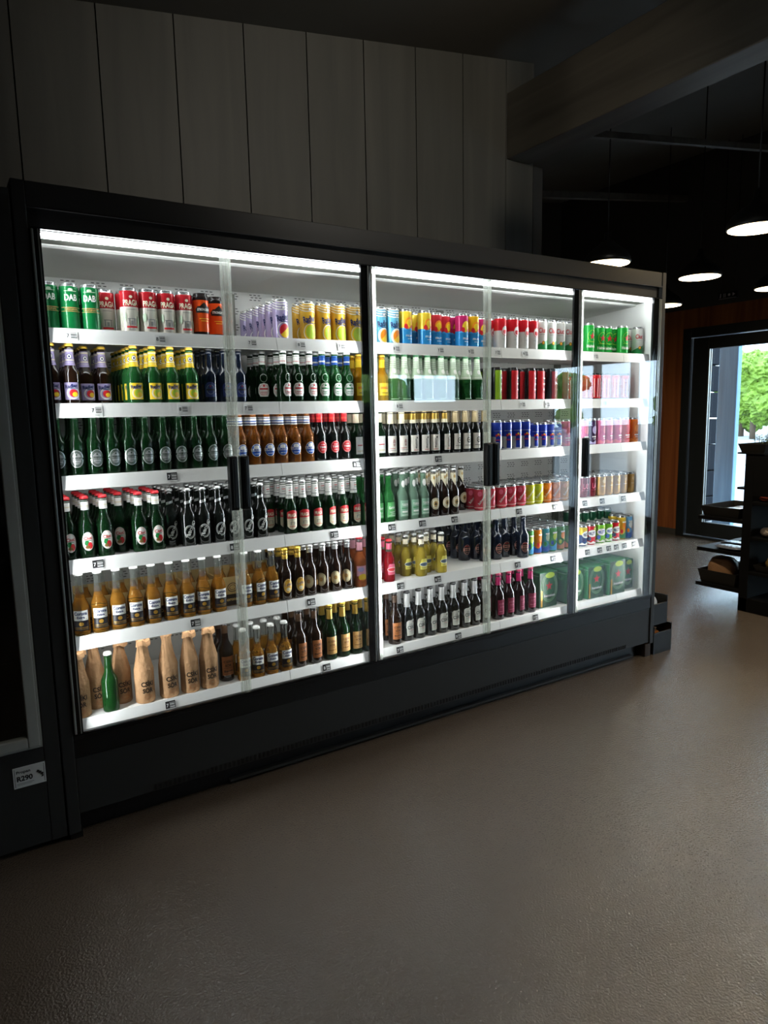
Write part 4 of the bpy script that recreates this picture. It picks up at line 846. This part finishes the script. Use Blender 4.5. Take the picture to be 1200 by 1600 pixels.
TABLE = [
(1,'dab',2,0.117,[0.095,0.160,0.225]),
(1,'praga',2,0.190,[0.290]),
(1,'praga',2,0.117,[0.355,0.420,0.485,0.550]),
(1,'strong',2,0.115,[0.613]),
(1,'strong',2,0.170,[0.688]),
(1,'rad_purple',7,0.117,[0.935]),
(1,'rad_yellow',2,0.117,[1.054,1.125,1.197,1.272]),
(1,'rad_blue',2,0.117,[1.403,1.468]),
(1,'fruit_yellow',2,0.117,[1.538,1.644]),
(1,'fruit_red',2,0.150,[1.730]),
(1,'fruit_red',2,0.170,[1.795]),
(1,'fruit_pink',2,0.117,[1.860]),
(1,'fruit_gold',2,0.117,[1.925]),
(1,'fruit_pink',2,0.180,[2.022]),
(1,'redwhite',2,0.117,[2.099,2.179,2.247,2.312]),
(1,'ciuc',2,0.117,[2.377,2.442,2.507,2.572]),
(1,'hein_can',2,0.117,[2.729]),
(1,'hein_can',2,0.170,[2.876,2.941]),
(1,'hein_can',2,0.117,[3.006]),
(1,'ciuc',2,0.190,[3.071]),
(1,'ciuc',2,0.117,[3.136]),
(2,'radp_btl',3,0.114,[0.086,0.145]),
(2,'radp_btl',3,0.190,[0.204,0.263]),
(2,'rady_btl',6,0.114,[0.356,0.422,0.487,0.558]),
(2,'navy_btl',3,0.130,[0.636,0.695,0.754]),
(2,'shadow_btl',3,0.300,[0.820]),
(2,'oval_btl',3,0.190,[0.879]),
(2,'oval_btl',3,0.114,[0.938,0.996,1.055]),
(2,'blueneck_btl',3,0.114,[1.114,1.173,1.232]),
(2,'amber_btl',3,0.114,[1.291,1.350,1.409]),
(2,'foil_btl',3,0.114,[1.468,1.528,1.592,1.656,1.734,1.805,1.879,1.950]),
(2,'energy_green',3,0.115,[2.073]),
(2,'energy_red',3,0.115,[2.181]),
(2,'energy_dark',3,0.200,[2.242]),
(2,'energy_red',3,0.115,[2.303,2.365]),
(2,'energy_dark',3,0.115,[2.457,2.542]),
(2,'bar_red',5,0.160,[2.843,2.922,3.003,3.086]),
(3,'star_btl',3,0.114,[0.085,0.144,0.203,0.262,0.321,0.380,0.444,0.503,0.562,0.621,0.680]),
(3,'blue_btl',3,0.114,[0.739,0.798,0.857,0.916,0.975,1.034]),
(3,'red_btl',3,0.114,[1.093,1.152,1.211]),
(3,'white_btl',3,0.114,[1.270,1.329,1.388]),
(3,'silva_a',3,0.115,[1.448,1.509]),
(3,'silva_b',3,0.115,[1.570,1.630,1.691,1.752]),
(3,'silva_c',3,0.115,[1.813,1.874,1.935,1.996]),
(3,'bull_tall',3,0.114,[2.074,2.142,2.207,2.268]),
(3,'bull_small',3,0.125,[2.342,2.402,2.458,2.511]),
(3,'pink_can',3,0.125,[2.569,2.638,2.713]),
(3,'plum_can',3,0.125,[2.774]),
(3,'pink_can',3,0.125,[2.847,2.911,2.987]),
(3,'red_can',3,0.125,[3.059]),
(3,'orange_can',3,0.125,[3.134]),
(4,'oval_red',4,0.115,[0.094,0.155,0.216]),
(4,'oval_red',4,0.160,[0.277]),
(4,'oval_red',4,0.115,[0.338,0.399]),
(4,'script_btl',4,0.150,[0.459]),
(4,'script_btl',4,0.114,[0.518,0.577,0.636,0.695,0.754,0.813]),
(4,'praga_btl',3,0.210,[0.884]),
(4,'praga_btl',4,0.114,[0.943,1.002,1.061,1.126,1.189,1.250]),
(4,'carl_btl',3,0.115,[1.310,1.372]),
(4,'carl_btl',4,0.114,[1.432]),
(4,'clear_btl',4,0.114,[1.506,1.565,1.624]),
(4,'cream_btl',4,0.114,[1.683,1.742,1.801]),
(4,'cream_btl',3,0.210,[1.925]),
(4,'tonic_red',4,0.135,[1.986,2.049,2.127,2.190,2.258]),
(4,'tonic_yellow',4,0.135,[2.321,2.384]),
(4,'tonic_orange',4,0.135,[2.447,2.510]),
(4,'tonic_peach',4,0.135,[2.573,2.647]),
(4,'cherry_can',4,0.160,[2.759,2.822]),
(4,'gold_can',4,0.145,[2.885,2.948,3.011,3.074,3.137]),
(5,'corona',1,0.114,[0.115,0.177,0.241,0.303,0.366,0.433,0.497,0.560,0.622,0.733,0.792,0.851]),
(5,'abbey_btl',4,0.114,[0.910,0.969]),
(5,'abbey_dark',3,0.120,[1.029,1.090,1.151,1.212]),
(5,'peach_btl',4,0.114,[1.272,1.331]),
(5,'rose_btl',4,0.112,[1.427]),
(5,'lemon_btl',4,0.160,[1.551]),
(5,'lemon_btl',4,0.113,[1.608]),
(5,'lemon_btl',3,0.160,[1.668]),
(5,'lemon_btl',4,0.113,[1.725]),
(5,'green_slim',6,0.150,[2.337]),
(5,'orange_slim',6,0.150,[2.396]),
(5,'teal_slim',6,0.150,[2.453]),
(5,'green_slim',6,0.150,[2.510]),
(5,'rust_slim',6,0.150,[2.570,2.635]),
(5,'lemonade_can',2,0.150,[2.748]),
(5,'soda_red',2,0.150,[2.817]),
(5,'soda_green',2,0.150,[2.897,2.960]),
(5,'soda_red',2,0.150,[3.023]),
(5,'yellow_slim',2,0.150,[3.083]),
(5,'sky_slim',2,0.150,[3.140]),
(0,'paper',1,0.112,[0.086]),
(0,'paper',1,0.165,[0.151]),
(0,'plain_green',1,0.100,[0.189]),
(0,'paper',1,0.160,[0.241]),
(0,'paper',1,0.112,[0.314,0.405,0.487,0.564]),
(0,'brown_craft',3,0.140,[0.645]),
(0,'corona_low',2,0.100,[0.707,0.766,0.827,0.888]),
(0,'brown_craft',3,0.110,[0.961,1.034]),
(0,'goldneck',3,0.110,[1.109,1.174,1.239,1.304]),
(0,'brown_craft',3,0.110,[1.451]),
(0,'white_craft',3,0.120,[1.526,1.593,1.662,1.731,1.803,1.872,1.937,2.002]),
(0,'magenta_btl',3,0.120,[2.096,2.167,2.239,2.323]),
(5,'badge_btl',1,.460,[1.970]),
(5,'badge_btl',3,.260,[1.988]),
(5,'badge_btl',4,.180,[2.060,2.134]),
(5,'badge_btl',3,.200,[2.208]),
(5,'badge_btl',4,.130,[2.277]),
(5,'pine_can',2,0.300,[2.870,2.936,3.002,3.068,3.132]),
]
SDEPTH = {1: .070, 2: .061, 3: .061, 4: .062, 5: .060, 0: .072}
SNAME = {1: 'top shelf', 2: 'second shelf', 3: 'third shelf', 4: 'fourth shelf', 5: 'fifth shelf', 0: 'bottom deck'}
ROWN = ['front row', 'second row back', 'third row back', 'fourth row back', 'fifth row back', 'sixth row back', 'seventh row back']
ORDW = ORD + ['sixteenth', 'seventeenth', 'eighteenth', 'nineteenth', 'twentieth']
YAW = {'ciuc': -.55, 'hein_can': -.3, 'redwhite': -.2, 'tonic_red': -.25, 'tonic_yellow': -.25, 'tonic_orange': -.25, 'badge_btl': -.3, 'soda_red': -.25, 'soda_green': -.25, 'bull_tall': -.3, 'bull_small': -.3}
PROTO = {}
def copy_thing(src):
    c = src.copy(); C.objects.link(c)
    for ch in src.children:
        d = ch.copy(); C.objects.link(d); d.parent = c
        for g in ch.children: e = g.copy(); C.objects.link(e); e.parent = d
    return c
def place(key, x, y, z, rot, label, group):
    k = K[key]
    if key not in PROTO:
        me, parts = k['make'](); o = bpy.data.objects.new(k['name'], me); C.objects.link(o)
        for n, m, subs in parts:
            q = bpy.data.objects.new(n, m); C.objects.link(q); q.parent = o
            for n2, m2 in subs: s2 = bpy.data.objects.new(n2, m2); C.objects.link(s2); s2.parent = q
        PROTO[key] = o
    else: o = copy_thing(PROTO[key])
    o.location = (x, y, z); o.rotation_euler = (0, 0, rot); tag(o, label, k['cat'], group); return o
files = {}
for s, key, n, y0, xs in TABLE:
    for x in xs: files.setdefault((s, key), []).append((x, y0, n))
rnd = random.Random(5); pc = 0
for (s, key), L in files.items():
    L.sort()
    for i, (x, y0, n) in enumerate(L):
        for j in range(n):
            kk = key
            if key == 'paper': kk = f'paper{pc % 3}'; pc += 1
            k = K[kk]; step = max(SDEPTH[s], 2 * k['r'] + .004); y = y0 + j * step
            if y > .55 - k['r']: break
            dsc = k['desc']
            lab = dsc + (f', {ORDW[i]} from left' if len(L) > 1 else '') + f', {ROWN[j]}'
            place(kk, x + rnd.uniform(-.0004, .0004), y, SHZ[s] + .0005, YAW.get(key, 0) + rnd.gauss(0, .13), lab, f"{k['name'].replace('_', ' ')}s on the {SNAME[s]}")

# green beer boxes on the bottom deck, right
PK = mat('box_green', '#185a30', rough=.4); PKL = I('box_light_green', '#4aa04a'); PKD = I('box_dark_green', '#123f24')
def box_meshes(wd, dp, h):
    m = MB(); m.box(-wd / 2, wd / 2, -dp / 2, dp / 2, 0, h, PK, .004); m.box(-wd / 2 + .02, wd / 2 - .02, -.012, .012, h - .001, h + .0012, PKD)
    a = Art(None); W2 = wd * 500
    a.rect(-W2 + 3, W2 - 3, 4, h * 1000 - 6, PKD); a.ell(6, h * 620, W2 * .62, h * 300, PK)
    for k in range(5): a.ring(6, h * 560, W2 * (.95 - k * .07), h * (430 - k * 22), 1.6, PGRN if k % 2 else PKL)
    a.star(4, h * 600, 27, RED); a.rect(-W2 + 10, -W2 + 22, 6, h * 480, GLD); a.txt('Heineken', 6, h * 330, W2 * 1.2, 15, WHT); a.ell(10, h * 900, W2 * .5, h * 80, LIME)
    return m, a
def beer_box(x, y, wd, dp, h, where, rot=0, deck=.4005):
    m, a = box_meshes(wd, dp, h); o = m.build('beer_box', None, (x, y, deck), rot)
    p = a.mb.build('front_print', o, (0, -dp / 2, 0))
    b = Art(None); W2 = dp * 500
    b.rect(-W2 + 4, W2 - 4, h * 900, h * 906, PGRN); b.txt('The', -W2 * .3, h * 560, 18, 8, WHT); b.txt('Original', -W2 * .1, h * 490, 36, 8, WHT); b.txt('Lager', -W2 * .2, h * 420, 26, 8, WHT)
    for k in range(3): b.ring(W2 * .6, h * 800, 24 - k * 5, 20 - k * 4, .8, PKL)
    q = b.mb.build('side_print', o, (-wd / 2, 0, 0)); q.rotation_euler.z = -PI / 2
    tag(o, f'green beer box with red star, {where}', 'beer box', 'green beer boxes on the bottom deck')
beer_box(2.455, .215, .135, .20, .196, 'beside the magenta-labelled bottles'); beer_box(2.640, .195, .135, .20, .186, 'behind the dark door post')
beer_box(2.800, .185, .135, .20, .186, 'left one in the last door'); beer_box(2.965, .170, .135, .20, .200, 'middle one in the last door, taller')
beer_box(3.110, .215, .100, .20, .178, 'at the far right end with pale stripes')
# open carton of golden beer behind the fifth-shelf bottles
M_cart = mat('tan_carton', '#d8b878', rough=.7); M_cartd = I('carton_dark', '#2c2218')
def carton(x, y, where):
    t = MB(); wd, dp, h = .126, .072, .120
    t.box(-wd / 2, wd / 2, -dp / 2, -dp / 2 + .002, 0, h, M_cart); t.box(-wd / 2, wd / 2, dp / 2 - .002, dp / 2, 0, h + .035, M_cart)
    t.box(-wd / 2, -wd / 2 + .002, -dp / 2, dp / 2, 0, h + .012, M_cart); t.box(wd / 2 - .002, wd / 2, -dp / 2, dp / 2, 0, h + .012, M_cart); t.box(-wd / 2, wd / 2, -dp / 2, dp / 2, 0, .002, M_cart)
    o = t.build('beer_carton', None, (x, y, .7005))
    a = Art(None); a.rect(-56, 56, 3, 48, M_cartd); a.ring(10, 76, 22, 19, 3, M_cartd); a.ring(10, 76, 14, 11, 2, M_cartd); a.txt('Corona', 0, 28, 60, 14, M_cart, 0, .03); a.mb.build('print', o, (0, -dp / 2, 0))
    tag(o, f'open tan beer carton with dark ring print, {where}', 'beer carton', 'tan cartons on the fifth shelf')
for i, x in enumerate((.170, .298, .426, .554, .682, .810)):
    carton(x, .184, ['first','second','third','fourth','fifth','last'][i] + ' behind the golden beer bottles')
    for q in (-.03, .03):
        if i < 6: place('corona', x + q, .184, .7030, .1 * q, f'clear bottle of golden beer in the tan carton, {ORDW[i]} carton, {"left" if q < 0 else "right"}', 'bottles standing in the tan cartons')
# ------------------------------------------------------------------ dark display shelves near the door
M_gon = mat('gondola_black', '#080808', rough=.6, spec=.25); M_bask = mat('basket_black', '#17150f', rough=.6)
g = thing('display_shelf', 'black two-sided display shelf stand near the glazed door', 'shelf', (0, 0, 0))
gx0, gx1 = 4.5, 5.5
mb = MB(); mb.box(gx0, gx1, .17, .235, .0, 1.13, M_gon, .003); mb.build('spine', g)
mb = MB(); mb.box(gx0, gx1, -.16, .235, 0, .10, M_gon, .003); mb.build('base', g)
for z in (.66, .42, .152):
    mb = MB(); mb.box(gx0, gx1, .235, .575, z - .028, z, M_gon, .003); mb.build('shelf', g)
for z in (.80, .55, .30):
    mb = MB(); mb.box(gx0, gx1, -.17, .17, z - .025, z, M_gon, .003); mb.build('shelf', g)
mb = MB(); mb.box(gx0 - .01, gx1, .10, .29, 1.13, 1.142, M_gon, .002); mb.build('shelf', g)
mb = MB(); mb.box(gx0, gx1, .235, .285, .878, .895, M_gon, .002); mb.build('shelf', g)
mb = MB(); mb.box(gx0, gx0 + .012, -.17, .17, .84, 1.13, M_gon, .002); mb.build('end_panel', g)
def tray(x, y, z, lx, ly, h, label, group='black trays on the display shelf', flare=.02):
    mb = MB(); t = .004; b = len(mb.v)
    o_, i_ = [], []
    for (hx, hy, hz) in ((lx / 2, ly / 2, 0), (lx / 2 + flare, ly / 2 + flare, h)):
        for sx, sy in ((-1, -1), (1, -1), (1, 1), (-1, 1)): mb.v.append((sx * hx, sy * hy, hz))
    for (hx, hy, hz) in ((lx / 2 + flare - t, ly / 2 + flare - t, h), (lx / 2 - t, ly / 2 - t, t)):
        for sx, sy in ((-1, -1), (1, -1), (1, 1), (-1, 1)): mb.v.append((sx * hx, sy * hy, hz))
    mb.face((3, 2, 1, 0), M_bask)
    for r in (0, 4, 8):
        for k in range(4): j = (k + 1) % 4; mb.face((r + k, r + j, r + 4 + j, r + 4 + k), M_bask)
    mb.face((12, 13, 14, 15), M_bask)
    o = mb.build('tray', None, (x, y, z)); return tag(o, label, 'tray', group)
tray(4.72, .41, .6605, .40, .26, .075, 'black tray on the upper back shelf of the display stand')
tray(4.72, .41, .1525, .40, .26, .10, 'deep black tray on the lowest back shelf of the display stand')
tray(4.70, .185, 1.1425, .40, .16, .06, 'black seedling tray on top of the display stand')
tray(4.70, .0, .3005, .36, .24, .05, 'black tray on the lowest front shelf of the display stand')
M_bag = mat('crinkled_foil_bag', '#8b7f73', rough=.3, metal=.4, bump=.8, bump_scale=40); M_bread = mat('wrapped_bread', '#a9805c', rough=.5, bump=.5, bump_scale=30)
M_gbag = mat('gold_foil_bag', '#a88a4e', rough=.3, metal=.5, bump=.9, bump_scale=50); M_mesh = mat('dark_net_bag', '#4a4238', rough=.7, bump=.8, bump_scale=90)
def pillow(name, x, y, z, l, w_, h, m, rot, label, cat, seed, group=None):
    bm = bmesh.new(); bmesh.ops.create_uvsphere(bm, u_segments=28, v_segments=16, radius=1); mb = MB(); bm.verts.index_update()
    for v in bm.verts:
        sx = math.copysign(abs(v.co.x) ** .55, v.co.x); sy = math.copysign(abs(v.co.y) ** .55, v.co.y)
        d = 1 + .09 * noise.noise(Vector((sx * 3 + seed, sy * 3, v.co.z * 3)))
        mb.v.append((sx * l / 2 * d, sy * w_ / 2 * d, h / 2 + v.co.z * h / 2 * d))
    mn = min(p[2] for p in mb.v); mb.v = [(a, b, c - mn) for a, b, c in mb.v]
    for f in bm.faces: mb.face([v.index for v in f.verts], m, True)
    bm.free(); o = mb.build(name, None, (x, y, z)); o.rotation_euler = (0, 0, rot); return tag(o, label, cat, group)
pillow('bread_bag', 4.62, .43, .158, .15, .20, .19, M_bread, .2, 'tan wrapped loaf in the lowest back tray', 'bread', 1)
pillow('snack_bag', 4.80, .40, .158, .14, .18, .13, M_mesh, .4, 'dark net bag in the lowest back tray behind the loaf', 'bag', 2)
pillow('snack_bag', 4.62, -.01, .306, .20, .20, .12, M_gbag, .1, 'gold crinkled foil bag on the lowest front shelf', 'bag', 3)
pillow('snack_bag', 4.60, .07, .5505, .16, .15, .06, M_bag, .6, 'grey foil bag on the middle front shelf', 'bag', 4)
M_pack = mat('red_packet', '#8a3a26', rough=.4); M_film = mat('pale_film_pack', '#8f98a8', rough=.2, bump=.6, bump_scale=50)
pillow('snack_packet', 4.58, .10, .8005, .13, .10, .045, M_pack, .2, 'small orange red packet on the upper front shelf', 'packet', 5)
for i in range(3): pillow('film_packet', 4.58 + i * .155, .36 + .05 * (i % 2), .4205, .12, .20, .03, M_film, .05 * i, f'shiny film-wrapped packet on the middle back shelf, {["nearest the edge","second in","third in"][i]}', 'packet', 6 + i, 'film packets on the middle back shelf')
for i in range(3): pillow('film_packet', 4.59 + i * .13, .41, .665, .11, .18, .045, M_film, .1, f'shiny film-wrapped packet in the upper back tray, {["nearest the edge","second in","third in"][i]}', 'packet', 9 + i, 'film packets in the upper back tray')
M_seed = mat('seedling_leaf', '#33471f', rough=.5)
rs = random.Random(8)
for i in range(12):
    t = MB(); x, y = 4.565 + (i % 6) * .056, .16 + (i // 6) * .05; hh = rs.uniform(.07, .11)
    t.tube([(0, 0, 0), (.004, .002, hh * .6), (0, .004, hh)], .0022, M_seed, 6); o = t.build('seedling', None, (x, y, 1.1485))
    for k in range(5):
        l = MB(); a = rs.uniform(0, 6.28); q = hh * (.7 + .08 * k)
        c, s_ = math.cos(a), math.sin(a); l.v += [(0, 0, q), (c * .012 - s_ * .007, s_ * .012 + c * .007, q + .006), (c * .026, s_ * .026, q + .004), (c * .012 + s_ * .007, s_ * .012 - c * .007, q + .006), (c * .012, s_ * .012, q + .001)]
        for fc in ((0, 4, 1), (1, 4, 2), (2, 4, 3), (3, 4, 0), (0, 1, 2, 3)): l.face(fc, M_seed)
        l.build('leaf', o)
    tag(o, f'tiny leafy seedling in the top tray, {ORD[i % 6]} in the {"front" if i < 6 else "back"} line', 'plant', 'seedlings on the display stand')

# ------------------------------------------------------------------ two black crates against the end of the bright fridge
M_cr = mat('crate_black', '#131211', rough=.45); M_kr = mat('crate_paper', '#6d5f52', rough=.6); M_or = mat('orange_wrapper', '#b06a2a', rough=.4)
def crate(x0, x1, y0, y1, z0, h, label):
    o = thing('crate', label, 'crate', ((x0 + x1) / 2, (y0 + y1) / 2, z0), 0, 'black crates beside the fridge')
    hx, hy, t = (x1 - x0) / 2, (y1 - y0) / 2, .006
    mb = MB(); mb.box(-hx, hx, -hy, hy, 0, t, M_cr); mb.box(-hx, -hx + t, -hy, hy, t, h, M_cr); mb.box(hx - t, hx, -hy, hy, t, h, M_cr); mb.box(-hx + t, hx - t, hy - t, hy, t, h, M_cr)
    mb.box(-hx + t, hx - t, -hy, -hy + t, t, h * .72, M_cr); mb.build('shell', o)
    mb = MB(); mb.box(-hx - .002, hx + .002, -hy - .002, -hy + .010, h * .72, h * .76, M_cr, .002); mb.box(hx - .010, hx + .002, -hy, hy, h - .01, h, M_cr, .002); mb.build('rim', o)
    return o
crate(3.222, 3.392, .0, .32, 0, .17, 'lower black crate with a paper and orange wrapper, beside the bright fridge')
mb = MB(); mb.box(-.042, .042, -.042, .042, 0, .003, M_kr); o = mb.build('paper_sheet', None, (3.305, .10, .127)); o.rotation_euler = (.1, .05, .5); tag(o, 'grey-brown paper sheet lying in the lower crate', 'paper')
pillow('wrapper', 3.30, .07, .0065, .10, .09, .115, M_or, .3, 'crumpled orange wrapper in the lower crate', 'wrapper', 31)
crate(3.215, 3.37, .02, .32, .171, .17, 'upper black crate stacked on the other, beside the bright fridge')
pillow('plastic_bag', 3.28, .10, .1775, .09, .12, .16, mat('clear_bag_white', '#b9bdc2', rough=.25), .2, 'shiny pale plastic bag poking from the upper crate', 'bag', 41)
